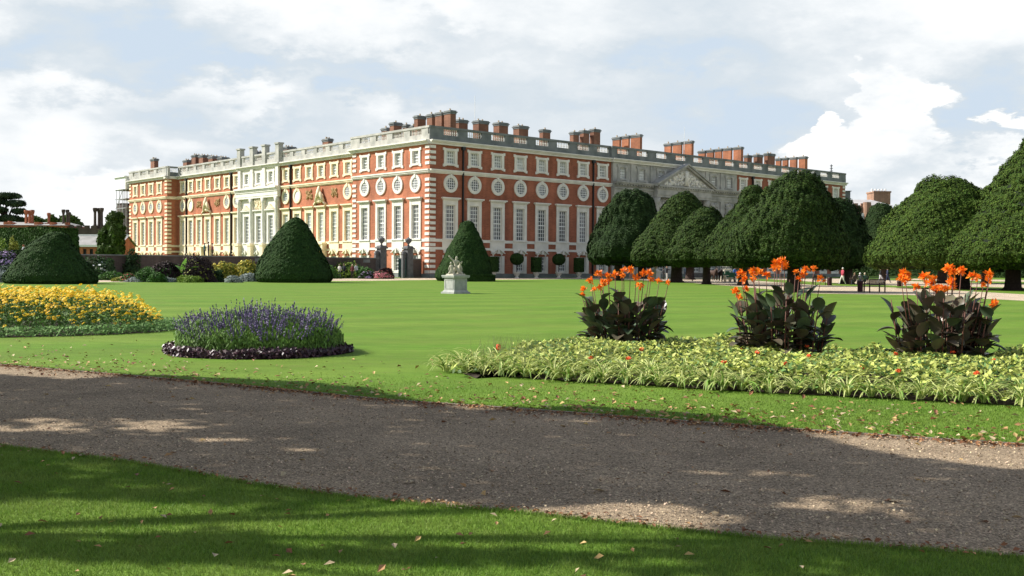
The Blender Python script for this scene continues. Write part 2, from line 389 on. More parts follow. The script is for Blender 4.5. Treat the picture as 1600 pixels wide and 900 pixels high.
def blind_oval(st):
    mb = MB(); k = 24; mb.face([(.9*math.cos(2*math.pi*i/k), -.05, 12.45+.9*math.sin(2*math.pi*i/k)) for i in range(k)]); return mb.mesh('blank_oval', st)
ST = {'w': STONE, 'y': STONEY, 's': STONES}
WM = {}
for key, st in ST.items():
    WM['attic', key] = (sash(1.4, 15.1, 16.75, 4, 4, BLIND), surround('attic', st))
    WM['round', key] = (roundglass(GLASS), surround('round', st))
    WM['blank', key] = (blind_oval(WHITE), surround('round', st))
    WM['tall', key] = (sash(1.6, 5.2, 9.65, 4, 8, GLASS if key != 'y' else BLIND), surround('tall', st))
    WM['ground', key] = (sash(1.5, .95, 3.42, 4, 5, GLASS, True), surround('ground', st))
NM = {'attic': 'attic_window', 'round': 'round_window', 'blank': 'round_window', 'tall': 'sash_window', 'ground': 'arched_window'}
def holes_for(bays, nogr=()):
    h = []
    for b in bays: h += [(b-.7, b+.7, 15.1, 16.75), (b-.8, b+.8, 5.2, 9.65)]+([(b-.75, b+.75, .95, 3.0)])
    return h
relief_rs = random.Random(3)
def relief(mb, f, a0, a1, z0, z1, n, cnt, r=.16, inside=None):
    for _ in range(cnt):
        a = relief_rs.uniform(a0, a1); z = relief_rs.uniform(z0, z1)
        if inside and not inside(a, z): continue
        q = r*relief_rs.uniform(.6, 1.4); P = f.p(a, n, z); mb.ball(P, q, q, q*1.2, 6, 4)
def section(f, a0, a1, bays, wm, key, quoins=(), mids=None, base=True, name='brick_wall', attic_only=False, band=None, lowst=None):
    band = band or ST[key]
    mb = MB(); f.wall(mb, a0, a1, 0, 17.5, holes_for(bays)); mb.build(name, wm, pal)
    mb = MB()
    f.box(mb, a0, a1, 0, .1, 13.70, 13.86); f.box(mb, a0, a1, 0, .24, 13.86, 14.05); f.box(mb, a0, a1, 0, .34, 14.05, 14.23); mb.build('string_course', band, pal)
    for z0, z1 in ((4.76, 5.14), (3.74, 4.06)):
        mb = MB(); f.box(mb, a0, a1, 0, .075, z0, z1); mb.build('stone_band', band, pal)
    for b in bays:
        mb = MB(); f.box(mb, b-1.32, b+1.32, 0, .095, 3.72, 5.0); mb.build('stone_apron', band, pal)
    mb = MB(); f.box(mb, a0, a1, 0, .16, 0, .56); mb.build('plinth', STONED, pal)
    for i, b in enumerate(bays):
        kinds = ['attic', (mids[i] if mids else 'round'), 'tall', 'ground']
        for k in kinds:
            if k is None: continue
            f.put(WM[k, key], b, NM[k], 'window_surround')
    for q0, q1 in quoins:
        mb = MB(); z = .62
        while z < 17.1:
            if not (13.4 < z < 14.3 or 13.35 < z+.36 < 14.3): f.box(mb, q0, q1, 0, .09, z, z+.38)
            z += .71
        mb.build('quoins', band, pal)
def crown(f, a0, a1, die, open_w=2.55, tall=(), st=STONED, cst=STONE, n_off=0):
    mb = MB(); f.box(mb, a0, a1, -.3, .3+n_off, 17.46, 17.72); f.box(mb, a0, a1, -.3, .48+n_off, 17.72, 17.86); f.box(mb, a0, a1, -.3, .66+n_off, 17.86, 18.02); mb.build('cornice', cst, pal)
    mb = MB(); f.box(mb, a0, a1, -.35, .1+n_off, 18.02, 18.78); f.box(mb, a0, a1, -.4, .16+n_off, 19.58, 19.86)
    e = a0
    for c in die:
        f.box(mb, e, c-open_w/2, -.33, .08+n_off, 18.78, 19.58); e = c+open_w/2
    f.box(mb, e, a1, -.33, .08+n_off, 18.78, 19.58)
    for t in tall: f.box(mb, t-.55, t+.55, -.5, .34+n_off, 18.1, 21.0); f.box(mb, t-.68, t+.68, -.6, .46+n_off, 21.0, 21.25)
    mb.build('parapet', st, pal)
    k = 8
    for c in die:
        o = MB()
        for i in range(k):
            x = -open_w/2+open_w*(i+.5)/k; o.lathe([(.08, 0), (.08, .06), (.04, .1), (.08, .3), (.04, .55), (.04, .68), (.08, .74), (.08, .8)], (x, 0, 0), 6)
        global BALU
        if BALU is None: BALU = o.mesh('balusters', STONE)
        link('baluster_row', BALU, pal, f.p(c, -.12+n_off, 18.78), 0 if f.k == 'E' else -math.pi/2)
BALU = None
fe = Fac('E', 0, 0)
EB = [3.4, 7.5, 11.65, 15.8, 19.95, 24.1, 28.28, 32.43]; EC = [36.5, 40.9, 45.5, 50.2, 54.55, 58.8, 63.07]; ED = [67.4, 71.6, 75.8, 79.95, 84.1, 88.25, 92.45, 96.5]
section(fe, 0, 34.35, EB, BRICK, 'w', quoins=[(0.02, .93)])
section(fe, 65.2, 99.85, ED, BRICK, 'w', quoins=[(98.9, 99.83)])
crown(fe, -.08, 34.0, EB)
crown(fe, 65.6, 99.93, ED)
# stone centre of the garden front
fc = Fac('E', 0, -.35)
section(fc, 34.35, 65.2, EC, STONES, 's', mids=[None]*7, name='stone_wall')
for q in (34.35, 65.19): mb = MB(); mb.box(q, q+.01, -.35, 0, 0, 17.5); mb.build('stone_return', STONES, pal)
crown(fc, 34.0, 65.6, EC)
mb = MB()
for z0, z1, n in ((12.6, 12.95, .2), (12.95, 13.5, .28), (13.5, 13.69, .45), (14.24, 14.42, .8), (14.42, 14.6, .95)): fc.box(mb, 34.4, 65.15, 0, n, z0, z1)
for z0, z1, n in ((12.6, 12.95, 1.0), (12.95, 13.9, 1.1), (13.9, 14.2, 1.25), (14.2, 14.43, 1.5)): fc.box(mb, 43.4, 57.0, 0, n, z0, z1+.004)
mb.build('entablature', STONES, pal)
mb = MB(); a = 34.6
while a < 65: fc.box(mb, a, a+.3, 0, (1.4 if 43.2 < a < 57 else .72), 14.02, 14.2); a += .62
mb.build('dentils', STONES, pal)
# pediment
mb = MB(); A0, A1, ZP, ZA = 42.9, 57.5, 14.45, 17.75; mid = (A0+A1)/2
mb.face([fc.p(A0+.6, 1.05, ZP), fc.p(A1-.6, 1.05, ZP), fc.p(mid, 1.05, ZA-.15)])
ped = mb.build('pediment', STONES, pal)
mb = MB()
for s in (0, 1):
    a, b = (A0, mid) if s == 0 else (A1, mid)
    for n1, h0, h1 in ((1.75, .18, .42), (1.5, -.12, .18)):
        P = []
        for n in (0, n1): P += [fc.p(a, n, ZP+h0-.1), fc.p(b, n, ZA+h0), fc.p(b, n, ZA+h1), fc.p(a, n, ZP+h1-.1)]
        mb.hexa(P)
mb.build('raking_cornice', STONES, ped)
mb = MB(); relief(mb, fc, A0+1.4, A1-1.4, ZP+.15, ZA-.5, 1.06, 420, .17, lambda a, z: z-ZP < (1-abs(a-mid)/(mid-A0))*(ZA-ZP)-.55)
for t in (-.25, .25, 0): mb.tube([fc.p(mid+t*1.2, 1.25, ZP+.2), fc.p(mid+t*.5, 1.3, ZP+1.5), fc.p(mid+t, 1.3, ZA-.75)], [.2, .24, .12])
mb.build('tympanum_carving', STONE, ped, smooth=True)
for a in (44.0, 47.9, 52.5, 56.4):
    mb = MB(); mb.lathe([(.62, 4.5), (.62, 4.9), (.5, 5.1), (.5, 8), (.44, 11.6), (.5, 11.7), (.68, 12.55)], fc.p(a, .35, 0), 14); mb.build('half_column', STONES, pal, True)
for a in (38.7, 43.2, 57.0, 60.95):
    mb = MB(); fc.box(mb, a-.45, a+.45, 0, .22, .6, 12.6); fc.box(mb, a-.4, a+.4, 0, .14, 14.6, 17.44); mb.build('pilaster', STONES, pal)
for b in EC:
    mb = MB(); fc.box(mb, b-1.1, b+1.1, 0, .1, 10.75, 12.4); relief(mb, fc, b-1, b+1, 10.9, 12.3, .1, 60, .17); mb.build('carved_panel', BRICKD if 0 else STONES, pal, True)

# south front
fs = Fac('S', 0, 0); fr = Fac('S', REC, 0)
SP = [3.05, 7.05, 11.0, 15.0]; SR = [19.45, 22.7, 26.4, 30.1, 33.6, 37.2, 40.75]; SCN = [45.05, 49.1, 53.25]; SL = [57.5, 61.05, 64.7, 68.45, 71.9, 75.45, 78.75]; SQ = [84.3, 88.1, 91.9, 95.65]
section(fs, 0, 18.15, SP, BRICKO, 'w', quoins=[(.03, .93), (17.2, 18.1)])
section(fs, 80.95, 98.75, SQ, BRICKO, 'y', quoins=[(81.0, 81.9), (97.8, 98.7)])
section(fr, 18.15, 42.6, SR, BRICKO, 'y', mids=['round', 'round', None, None, None, 'blank', 'round'])
section(fr, 55.7, 80.95, SL, BRICKO, 'y', mids=['round', 'round', None, None, None, 'blank', 'round'])
fm = Fac('S', REC-.3, 0)
section(fm, 42.6, 55.7, SCN, STONE, 'w', mids=[None]*3, name='stone_wall')
for q in (42.59, 55.7): mb = MB(); mb.box(REC-.3, REC, q, q+.01, 0, 17.5); mb.build('stone_return', STONE, pal)
STL = mat('pale_parapet_stone', (.50, .48, .43), .9, .9, c2=(.30, .30, .27))
crown(fs, -.0, 18.6, SP, st=STL); crown(fs, 80.5, 98.85, SQ, st=STL)
crown(fr, 18.15, 41.9, SR, st=STL, cst=STONE); crown(fr, 56.4, 80.95, SL, st=STL, cst=STONE); crown(fm, 41.9, 56.4, SCN, 2.3, tall=(42.6, 47.05, 51.2, 55.7), st=STL)
# returns of the recess and the matching crown
fa = Fac('E', 0, 80.95)
for q in (80.95, 18.15): mb = MB(); mb.face([(0, q, 0), (REC, q, 0), (REC, q, 17.5), (0, q, 17.5)]); mb.build('brick_wall', BRICKO, pal)
for z0, z1 in ((13.7, 14.23), (4.76, 5.14), (3.74, 4.06)): mb = MB(); fa.box(mb, 0.0, REC-.11, 0, .1, z0, z1); mb.build('stone_band', STONEY, pal)
for za, zb_ in ((.62, 13.3), (14.3, 17.1)):
    mb = MB(); z = .62
    while z < 17.1:
        if za <= z <= zb_: fa.box(mb, -.09, .8, 0, .085, z, z+.38)
        z += .71
    mb.build('quoins', STONEY, pal)
mb = MB(); fa.box(mb, -.6, REC-.4, -.3, .45, 17.5, 17.98); mb.build('cornice', STONE, pal)
mb = MB(); fa.box(mb, -.1, REC-.1, -.28, .09, 18.03, 18.77); fa.box(mb, -.16, REC-.2, -.35, .14, 19.57, 19.85); fa.box(mb, -.1, .4, -.28, .07, 18.77, 19.57); mb.build('parapet', STONED, pal)
link('baluster_row', BALU, pal, (1.2, 80.95+.05, 18.78), 0).scale = (.55, 1, 1)
# centrepiece of the south front
mb = MB()
for z0, z1, n in ((12.55, 12.85, .55), (12.85, 13.5, .6), (13.5, 13.75, .7), (13.75, 14.0, .8), (14.0, 14.32, .98)): fm.box(mb, 42.0, 56.3, 0, n, z0, z1)
mb.build('entablature', STONE, pal)
for a in (42.75, 47.1, 51.2, 55.55):
    mb = MB(); mb.lathe([(.48, 5.0), (.46, 5.25), (.38, 5.35), (.38, 8), (.33, 11.6), (.38, 11.75), (.52, 12.5)], fm.p(a, .22, 0), 14); mb.build('column', STONE, pal, True)
    mb = MB(); fm.box(mb, a-.55, a+.55, 0, .74, 0, 4.7); fm.box(mb, a-.66, a+.66, 0, .84, 4.7, 5.0); mb.build('column_pedestal', STONEY, pal)
    mb = MB(); fm.box(mb, a-.45, a+.45, 0, .3, 14.32, 17.44); mb.build('pilaster', STONE, pal)
for a in (45.05, 53.25):
    mb = MB(); P = []
    for n in (0, .35): P += [fm.p(a-1.2, n, 10.7), fm.p(a+1.2, n, 10.7), fm.p(a+.02, n, 11.5), fm.p(a-.02, n, 11.5)]
    mb.hexa(P); mb.build('window_pediment', STONEY, pal)
mb = MB(); relief(mb, fm, 48.0, 50.2, 10.8, 12.4, .05, 90, .2); mb.build('carved_panel', STONEY, pal, True)
for a in (30.1, 68.45):      # statue niche pediment with figure
    mb = MB()
    for s in (-1, 1):
        P = []
        for n in (0, .5): P += [fr.p(a+s*1.6, n, 10.66), fr.p(a, n, 11.9), fr.p(a, n, 12.15), fr.p(a+s*1.6, n, 10.9)]
        mb.hexa(P)
    mb.tube([fr.p(a, .4, 11.9), fr.p(a+.05, .45, 12.8), fr.p(a, .4, 13.6)], [.55, .38, .16])
    mb.tube([fr.p(a-1.1, .35, 11.3), fr.p(a-.5, .4, 12.2), fr.p(a-.1, .4, 12.9)], [.25, .35, .15]); mb.tube([fr.p(a+1.1, .35, 11.3), fr.p(a+.5, .4, 12.2), fr.p(a+.1, .4, 12.9)], [.25, .35, .15])
    relief(mb, fr, a-.9, a+.9, 11.2, 12.2, .3, 40, .18)
    mb.build('figure_carving', STONEY, pal, True)
    mb = MB(); fr.box(mb, a-1.7, a+1.7, 0, .9, 4.72, 5.02); fr.box(mb, a-1.6, a-1.1, 0, .8, .56, 4.72); fr.box(mb, a+1.1, a+1.6, 0, .8, .56, 4.72); mb.build('door_case', STONEY, pal)
    for d in (-3.65, 3.5):
        mb = MB(); relief(mb, fr, a+d-.85, a+d+.85, 11.9, 13.1, .04, 45, .15, lambda x, z: abs(z-12.5) < .25+.5*abs(math.sin((x-a-d)*3))); mb.build('trophy_carving', mat('brown_stone', (.42, .27, .13), .9, 3, .3), pal, True)
# downpipes, roof, back walls
for f, a in ((fe, 5.45), (fe, 30.35), (fr, 40.0-.9), (fr, 59.3), (fr, 77.1), (fe, 70)):
    mb = MB(); f.box(mb, a-.07, a+.07, .02, .3, .3, 17.1); f.box(mb, a-.25, a+.25, .02, .4, 17.0, 17.44); mb.build('downpipe', DARK, pal)
mb = MB(); mb.face([(x, y, 17.6) for x, y in ((.2, .2), (99.6, .2), (99.6, 98.5), (.2, 98.5), (.2, 81.2), (2.45, 81.2), (2.45, 17.9), (.2, 17.9))])
rf = mb.build('roof', LEAD, pal)
mb = MB(); mb.face([(99.85, 0, 0), (99.85, 98.75, 0), (99.85, 98.75, 18), (99.85, 0, 18)]); mb.face([(0, 98.75, 0), (99.85, 98.75, 0), (99.85, 98.75, 18), (0, 98.75, 18)]); mb.build('brick_wall', BRICK, pal)
mb = MB(); mb.box(99.5, 99.95, .02, 98.7, 18.0, 19.85); mb.box(2, 99.8, 98.3, 98.85, 18.0, 19.85); mb.build('parapet', STONED, pal)
# chimneys
def stack(x0, x1, y0, y1, zt, m=BRICK, npot=2, zb=17.6):
    mb = MB(); mb.box(x0, x1, y0, y1, zb, zt-.5); o = mb.build('chimney_stack', m, rf)
    mb = MB(); mb.box(x0-.06, x1+.06, y0-.06, y1+.06, zt-.5, zt-.28); mb.box(x0-.16, x1+.16, y0-.16, y1+.16, zt-.28, zt-.14); mb.box(x0-.05, x1+.05, y0-.05, y1+.05, zt-.14, zt)
    mb.mi = 1
    for i in range(npot):
        mb.lathe([(.13, 0), (.11, .26), (.14, .3)], (x0+(x1-x0)*(i+.5)/npot, (y0+y1)/2+(i % 2)*.2, zt), 7)
    c = mb.mesh('chimney_cap', [STONED, POT]); link('chimney_cap', c, pal)      # top-level part of the palace roof
    return o
def stE(x0, xm, x1, yt, sb, m=BRICK):
    s0, z = hit(xm, yt, 0, sb, U); s1, _ = hit(x1, yt, 0, sb, U); d, _ = hit(x0, yt, s0, 0, V)
    stack(s0, s1, sb, max(sb+.8, min(d, sb+4)), z, m, max(1, int((s1-s0)/.8)))
def stC(x0, xm, x1, yt, sx, m=None):     # stacks behind the south parapet near the corner
    y0, z = hit(xm, yt, sx, 0, V); y1, _ = hit(x0, yt, sx, 0, V); xe_, _ = hit(x1, yt, 0, y0, U); stack(sx, max(sx+.7, min(xe_, sx+5)), y0, y1, z, BRICKC, max(1, int((y1-y0)/.9)))
for a in [(596, 604, 608, 199, 9), (609, 615.5, 628, 190.5, 6), (629, 635, 640, 194, 9), (641, 645, 646, 196, 9), (647, 652.5, 665.5, 180, 5), (667, 675, 678, 177.5, 5), (680, 690, 693.5, 174.5, 5), (694, 704, 712.5, 171.8, 5)]: stC(*a)
for a in [(713.5, 717, 731, 186, 6), (739, 748, 763.5, 187.5, 6), (771, 780, 794, 190.5, 6), (802, 811, 825.5, 195.5, 6), (844, 848.5, 860, 201.5, 7),
          (892, 896, 905, 205.5, 6), (905.5, 912, 921, 203, 5.6), (921.5, 928, 938, 201, 5.2)]: stE(*a, m=BRICKC)
for a in [(957, 968, 971, 213.5, 8), (971.5, 982, 984.5, 211.5, 7.5), (985.5, 1000, 1003.5, 209.5, 7), (1038, 1048, 1050.5, 223.5, 8), (1051, 1064, 1066.5, 221.5, 7.5), (1067.5, 1081, 1084, 219.5, 7), (1091, 1101, 1103.5, 235, 9), (1104, 1114, 1116.5, 233.5, 8.5), (1117, 1127, 1129, 232, 8), (1129.5, 1142, 1144.5, 230.5, 7.5), (1146, 1158, 1161.5, 229, 7),
          (1212, 1219, 1221.5, 247, 9), (1222.5, 1230, 1232.5, 246, 8.5), (1234, 1244, 1246.5, 245, 8), (1248, 1258, 1262, 244, 7.5)]: stE(*a, m=BRICKP)
for a in [(1163, 1168, 1175, 242, 8), (1178, 1183, 1192, 241, 7.5), (1194, 1199.5, 1211, 239, 7)]: stE(*a, m=BRICKC)
def stS(xm, x1, yt, sbx):
    y, z = hit(xm, yt, sbx, 0, V); x, _ = hit(x1, yt, 0, y, U); stack(sbx, max(x, sbx+.8), y, y+1.8, z, BRICKC, 3)
for a in [(241, 247.5, 247.5, 4), (292, 304, 249.5, 9), (305.5, 315.5, 241.5, 9), (317, 330, 242, 9), (332, 344, 243.5, 9), (347, 358, 245, 9), (402, 412, 236.5, 8), (449, 462.5, 228.5, 8), (513, 520, 216, 8)]: stS(*a)
for px, yt, s in ((742, 150, 8), (1069.5, 198, 8)):
    s0, z = hit(px, yt, 0, s, U); mb = MB(); mb.tube([(s0, s, 17.6), (s0, s, z)], [.06, .03], 6); mb.build('flagpole', WHITE, pal)
s0, z = hit(1299, 257, 0, 3, U); mb = MB(); mb.tube([(s0, 3, 17.6), (s0, 3, z)], .12, 6)
for k in range(4): mb.lathe([(.3, 0), (.3, .1)], (s0, 3, z-.3-k*.5), 8)
mb.build('vent_pipe', LEAD, pal)

# ------------------------------------------------------------------ vegetation helpers
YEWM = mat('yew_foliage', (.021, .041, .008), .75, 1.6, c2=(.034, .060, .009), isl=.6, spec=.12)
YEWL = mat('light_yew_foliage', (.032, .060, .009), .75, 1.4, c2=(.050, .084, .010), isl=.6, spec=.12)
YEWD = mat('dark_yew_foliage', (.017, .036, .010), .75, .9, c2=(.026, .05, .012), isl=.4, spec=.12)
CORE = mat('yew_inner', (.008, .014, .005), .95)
BARK = mat('yew_bark', (.045, .03, .025), .95, 6, .4, bump=.5)
def profile_from(outl, Y):      # rows (y,xl,xr) in photo pixels -> z, centre x, radius
    rows = []
    for y, xl, xr in outl:
        a, b = D(xl, y, Y), D(xr, y, Y); rows.append((.5*(a[2]+b[2]), .5*(a[0]+b[0]), .5*(b[0]-a[0])))
    rows.sort(); return np.array(rows)
def crown_mesh(parent, rows, Y, base, n, size, m, seed, lump=.25, lf=1.1, depth=1.0, name='crown', core=CORE, tilt=.55, flat=None):
    z = rows[:, 0]; zz = np.linspace(z[0], z[-1], 400); rr = np.interp(zz, z, rows[:, 2]); cc = np.interp(zz, z, rows[:, 1])
    bump_n = lambda P: wob(P, lf, seed, lump)+wob(P, lf*3.2, seed+1, lump*.5)+wob(P, lf*8, seed+2, lump*.4)
    # foliage shell
    w = rr+.3*np.abs(np.gradient(rr, zz)); w = w/w.sum(); idx = RS.choice(400, n, p=w); t = RS.uniform(0, 2*math.pi, n)
    zi = zz[idx]+RS.uniform(-.5, .5, n)*(zz[1]-zz[0]); r0 = np.interp(zi, zz, rr); c0 = np.interp(zi, zz, cc)
    slope = np.interp(zi, zz, np.gradient(rr, zz))
    Nn = unit(np.stack([np.cos(t), np.sin(t), np.clip(-slope, -3, 3)], 1))
    P = np.stack([c0+r0*np.cos(t), Y+depth*r0*np.sin(t), zi], 1)
    b = bump_n(P); P = P+Nn*(b+RS.uniform(-.16, .09, n)*(1 if lump > .12 else .3))[:, None]
    cap = int(n*.05); # underside + top caps
    ub = RS.uniform(0, 1, cap)**.5; tb = RS.uniform(0, 6.28, cap); r_ = rows[0, 2]
    Pb = np.stack([rows[0, 1]+ub*r_*np.cos(tb), Y+ub*r_*depth*np.sin(tb), np.full(cap, z[0])+RS.uniform(-.05, .12, cap)], 1)
    P = np.concatenate([P, Pb]); Nn = np.concatenate([Nn, np.tile([0, 0, -1.], (cap, 1))])
    P[:, :] -= np.array(base)
    o = leaves(name, P, Nn, size, m, parent, tilt=tilt, aspect=.55)
    # opaque heart of the crown, inside the foliage
    k = 32; rings = []
    for q in np.linspace(z[0]+.05, z[-1]-.12, 16):
        r = float(np.interp(q, zz, rr)); c = float(np.interp(q, zz, cc)); ring = []
        for j in range(k):
            a = 2*math.pi*j/k; p = np.array([c+r*math.cos(a), Y+depth*r*math.sin(a), q])
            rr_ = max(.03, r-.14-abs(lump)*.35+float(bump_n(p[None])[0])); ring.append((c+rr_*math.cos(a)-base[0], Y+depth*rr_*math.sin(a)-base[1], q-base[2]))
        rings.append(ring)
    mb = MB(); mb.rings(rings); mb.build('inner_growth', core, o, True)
    return o
def trunk(parent, h, r, limbs=4, m=BARK, lean=0., spread=.9, seed=0):
    rs = random.Random(seed); mb = MB()
    mb.tube([(0, 0, -.05), (0, 0, .25), (lean*.4, 0, h*.5), (lean, 0, h)], [r*1.6, r*1.12, r, r*.95], 10)
    for i in range(limbs):
        a = 2*math.pi*i/limbs+rs.uniform(-.4, .4)
        mb.tube([(lean*.8, 0, h*.75), (lean+spread*.5*math.cos(a), spread*.5*math.sin(a), h+.45), (lean+spread*1.4*math.cos(a), spread*1.4*math.sin(a), h+1.3)], [r*.55, r*.4, r*.2], 6)
    return mb.build('trunk', m, parent, True)
def yew(label, Y, tx, outl, n, m, seed, r=.45, size=.17, lump=.24, lf=1.0, group='clipped yew trees on the right of the lawn', h=None, name='yew_tree'):
    b = D(tx, 430, Y); base = np.array([b[0], Y, 0.])
    t = thing(name, label, 'tree', base, 0, group)
    rows = profile_from(outl, Y); crown_mesh(t, rows, Y, base, int(n*2.7), size*.54, m, seed, lump*.85, lf*1.2)
    trunk(t, (h or rows[0, 0]+.3), r, seed=seed); return t
yew('dark rounded yew nearest the palace corner, leftmost of the yew row', 126, 966, [(301, 980, 994), (304, 968, 1008), (312, 958, 1020), (330, 949, 1028), (350, 940, 1030), (370, 929, 1032), (388, 920, 1034), (402, 919, 1032), (413, 928, 1020)], 26000, YEWD, 11, .5, .2, .34, .8)
yew('tall dome shaped yew, second tree from the left in the yew row', 115, 1057, [(303, 1062, 1074), (307, 1050, 1084), (320, 1036, 1094), (340, 1021, 1100), (360, 1008, 1106), (380, 995, 1110), (398, 985, 1112), (408, 986, 1108), (415, 994, 1090)], 26000, YEWM, 12, .6, .18, .24, .9)
yew('smallest and lowest of the clipped yews, third tree in the row', 104, 1104, [(324, 1103, 1113), (328, 1094, 1120), (340, 1081, 1128), (360, 1062, 1140), (380, 1050, 1145), (395, 1042, 1146), (406, 1044, 1142), (414, 1056, 1130)], 22000, YEWM, 13, .36, .16, .2, 1.0)
yew('narrow pointed yew with a slanting left side, just left of the big central yew', 98, 1161, [(292, 1172, 1181), (298, 1165, 1189), (315, 1155, 1198), (340, 1135, 1205), (370, 1111, 1212), (392, 1091, 1215), (405, 1089, 1212), (415, 1102, 1190)], 26000, YEWM, 14, .42, .16, .2, 1.0)
yew('widest yew of the left group with a knobbly top, behind the middle canna clump', 74, 1240, [(277, 1242, 1260), (281, 1222, 1273), (290, 1208, 1281), (305, 1192, 1291), (325, 1176, 1300), (350, 1158, 1310), (375, 1143, 1315), (395, 1136, 1316), (408, 1138, 1310), (417, 1150, 1290)], 42000, YEWM, 15, .44, .13, .26, 1.3)
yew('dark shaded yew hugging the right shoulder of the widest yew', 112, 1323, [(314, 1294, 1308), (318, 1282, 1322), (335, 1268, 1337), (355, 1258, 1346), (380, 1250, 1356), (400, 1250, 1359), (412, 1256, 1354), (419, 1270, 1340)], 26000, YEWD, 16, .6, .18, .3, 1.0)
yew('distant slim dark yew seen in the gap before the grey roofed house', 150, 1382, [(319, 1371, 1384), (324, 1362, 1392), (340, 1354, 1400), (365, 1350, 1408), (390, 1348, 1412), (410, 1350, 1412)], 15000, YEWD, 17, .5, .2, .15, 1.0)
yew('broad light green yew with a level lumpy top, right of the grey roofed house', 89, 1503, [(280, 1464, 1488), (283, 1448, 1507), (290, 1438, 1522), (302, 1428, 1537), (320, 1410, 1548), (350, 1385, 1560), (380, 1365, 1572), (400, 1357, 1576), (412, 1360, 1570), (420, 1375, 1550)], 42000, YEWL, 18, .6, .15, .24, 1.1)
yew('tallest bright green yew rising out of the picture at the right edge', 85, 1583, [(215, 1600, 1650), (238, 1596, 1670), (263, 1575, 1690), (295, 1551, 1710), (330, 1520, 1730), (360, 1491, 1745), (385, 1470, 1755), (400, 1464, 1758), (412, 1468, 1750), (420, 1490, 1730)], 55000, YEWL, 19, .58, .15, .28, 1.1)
# further yews whose trunks show beneath the crowns
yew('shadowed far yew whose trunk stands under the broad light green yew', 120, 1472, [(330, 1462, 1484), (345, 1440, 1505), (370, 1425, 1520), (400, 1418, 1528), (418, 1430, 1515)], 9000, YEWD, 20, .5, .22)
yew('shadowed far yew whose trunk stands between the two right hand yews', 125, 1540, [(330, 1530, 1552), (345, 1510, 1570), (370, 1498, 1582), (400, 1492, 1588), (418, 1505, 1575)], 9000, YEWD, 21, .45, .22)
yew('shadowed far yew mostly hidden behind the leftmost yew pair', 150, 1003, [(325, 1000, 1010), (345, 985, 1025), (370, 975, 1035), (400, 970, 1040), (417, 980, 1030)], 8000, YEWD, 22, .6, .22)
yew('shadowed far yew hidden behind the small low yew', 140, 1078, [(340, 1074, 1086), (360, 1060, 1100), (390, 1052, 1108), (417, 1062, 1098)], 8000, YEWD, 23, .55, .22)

CONEM = mat('topiary_foliage', (.020, .046, .012), .8, 1.4, c2=(.032, .064, .015), isl=.35, spec=.1)
def cone(label, Y, outl, n, seed, m=CONEM, size=.1, name='topiary_cone', lump=.07):
    cxm = .5*(outl[-1][1]+outl[-1][2]); b = D(cxm, 430, Y); base = np.array([b[0], Y, 0.]); t = thing(name, label, 'topiary', base, 0, 'clipped topiary cones on the lawn')
    rows = profile_from(outl, Y); rows[:, 0] = np.maximum(rows[:, 0]-rows[0, 0]*0, .02); crown_mesh(t, rows, Y, base, n, size, m, seed, lump, 1.6, tilt=.45); return t
cone('squat broad topiary cone in front of the tall hedge, leftmost of three', 85, [(361.5, 88, 98), (365, 78, 106), (372, 66, 110), (383, 50, 114), (395, 35, 121), (405, 27, 127), (420, 18, 139), (430, 11, 146), (438, 10, 147), (443, 16, 144)], 42000, 31)
cone('tall smooth topiary cone before the south front, middle of three', 99, [(340, 459, 467), (344, 452, 473), (352, 444, 479), (365, 434, 487), (385, 420, 497), (400, 411, 505), (415, 403, 513), (427, 399, 518), (435, 399, 519), (441, 404, 516)], 42000, 32)
cone('narrow topiary cone before the palace corner, behind the stone statue', 114, [(346, 728, 735), (350, 721, 740), (366, 712, 749), (393, 697, 759), (412, 687, 765), (425, 681, 768), (433, 680, 769), (438, 684, 766)], 34000, 33)
# ------------------------------------------------------------------ hedges and shrubs
def boxhedge(name, label, p0, p1, w, h, n, size, m, group=None, z0=0., cat='hedge'):
    p0 = np.array(p0[:2], float); p1 = np.array(p1[:2], float); L_ = np.linalg.norm(p1-p0); a = math.atan2(*(p1-p0)[::-1])
    t = thing(name, label, cat, (p0[0], p0[1], z0), a, group)
    A = [L_*h, L_*h, L_*w, w*h, w*h]; k = RS.choice(5, n, p=np.array(A)/sum(A)); u_, v_ = RS.uniform(0, 1, n), RS.uniform(0, 1, n)
    P = np.zeros((n, 3)); N = np.zeros((n, 3))
    for i in range(5):
        q = k == i
        if i < 2: P[q] = np.stack([u_[q]*L_, np.full(q.sum(), (-w/2, w/2)[i]), v_[q]*h], 1); N[q] = (0, (-1, 1)[i], 0)
        elif i == 2: P[q] = np.stack([u_[q]*L_, (v_[q]-.5)*w, np.full(q.sum(), h)], 1); N[q] = (0, 0, 1)
        else: P[q] = np.stack([np.full(q.sum(), (0, L_)[i-3]), (u_[q]-.5)*w, v_[q]*h], 1); N[q] = ((-1, 1)[i-3], 0, 0)
    P += N*(wob(P, 1.2, 5, .1)+RS.uniform(-.06, .06, n))[:, None]
    leaves('foliage', P, N, size, m, t, tilt=.6)
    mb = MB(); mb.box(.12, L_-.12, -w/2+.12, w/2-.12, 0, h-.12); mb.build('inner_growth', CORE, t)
    return t
HEDG = mat('hedge_foliage', (.035, .070, .016), .8, 1.0, .3, isl=.35, spec=.1)
p0, p1 = D(-60, 430, 128), D(103, 430, 120); boxhedge('clipped_hedge', 'very tall dark clipped hedge with a bright sunlit top at far left', p0, p1, 3.5, 5.55, 42000, .17, HEDG)
p0, p1 = D(-40, 430, 101), D(33, 430, 101); boxhedge('clipped_hedge', 'low dark hedge below the tall hedge at the left edge', p0, p1, 1.6, 2.7, 12000, .12, CONEM)
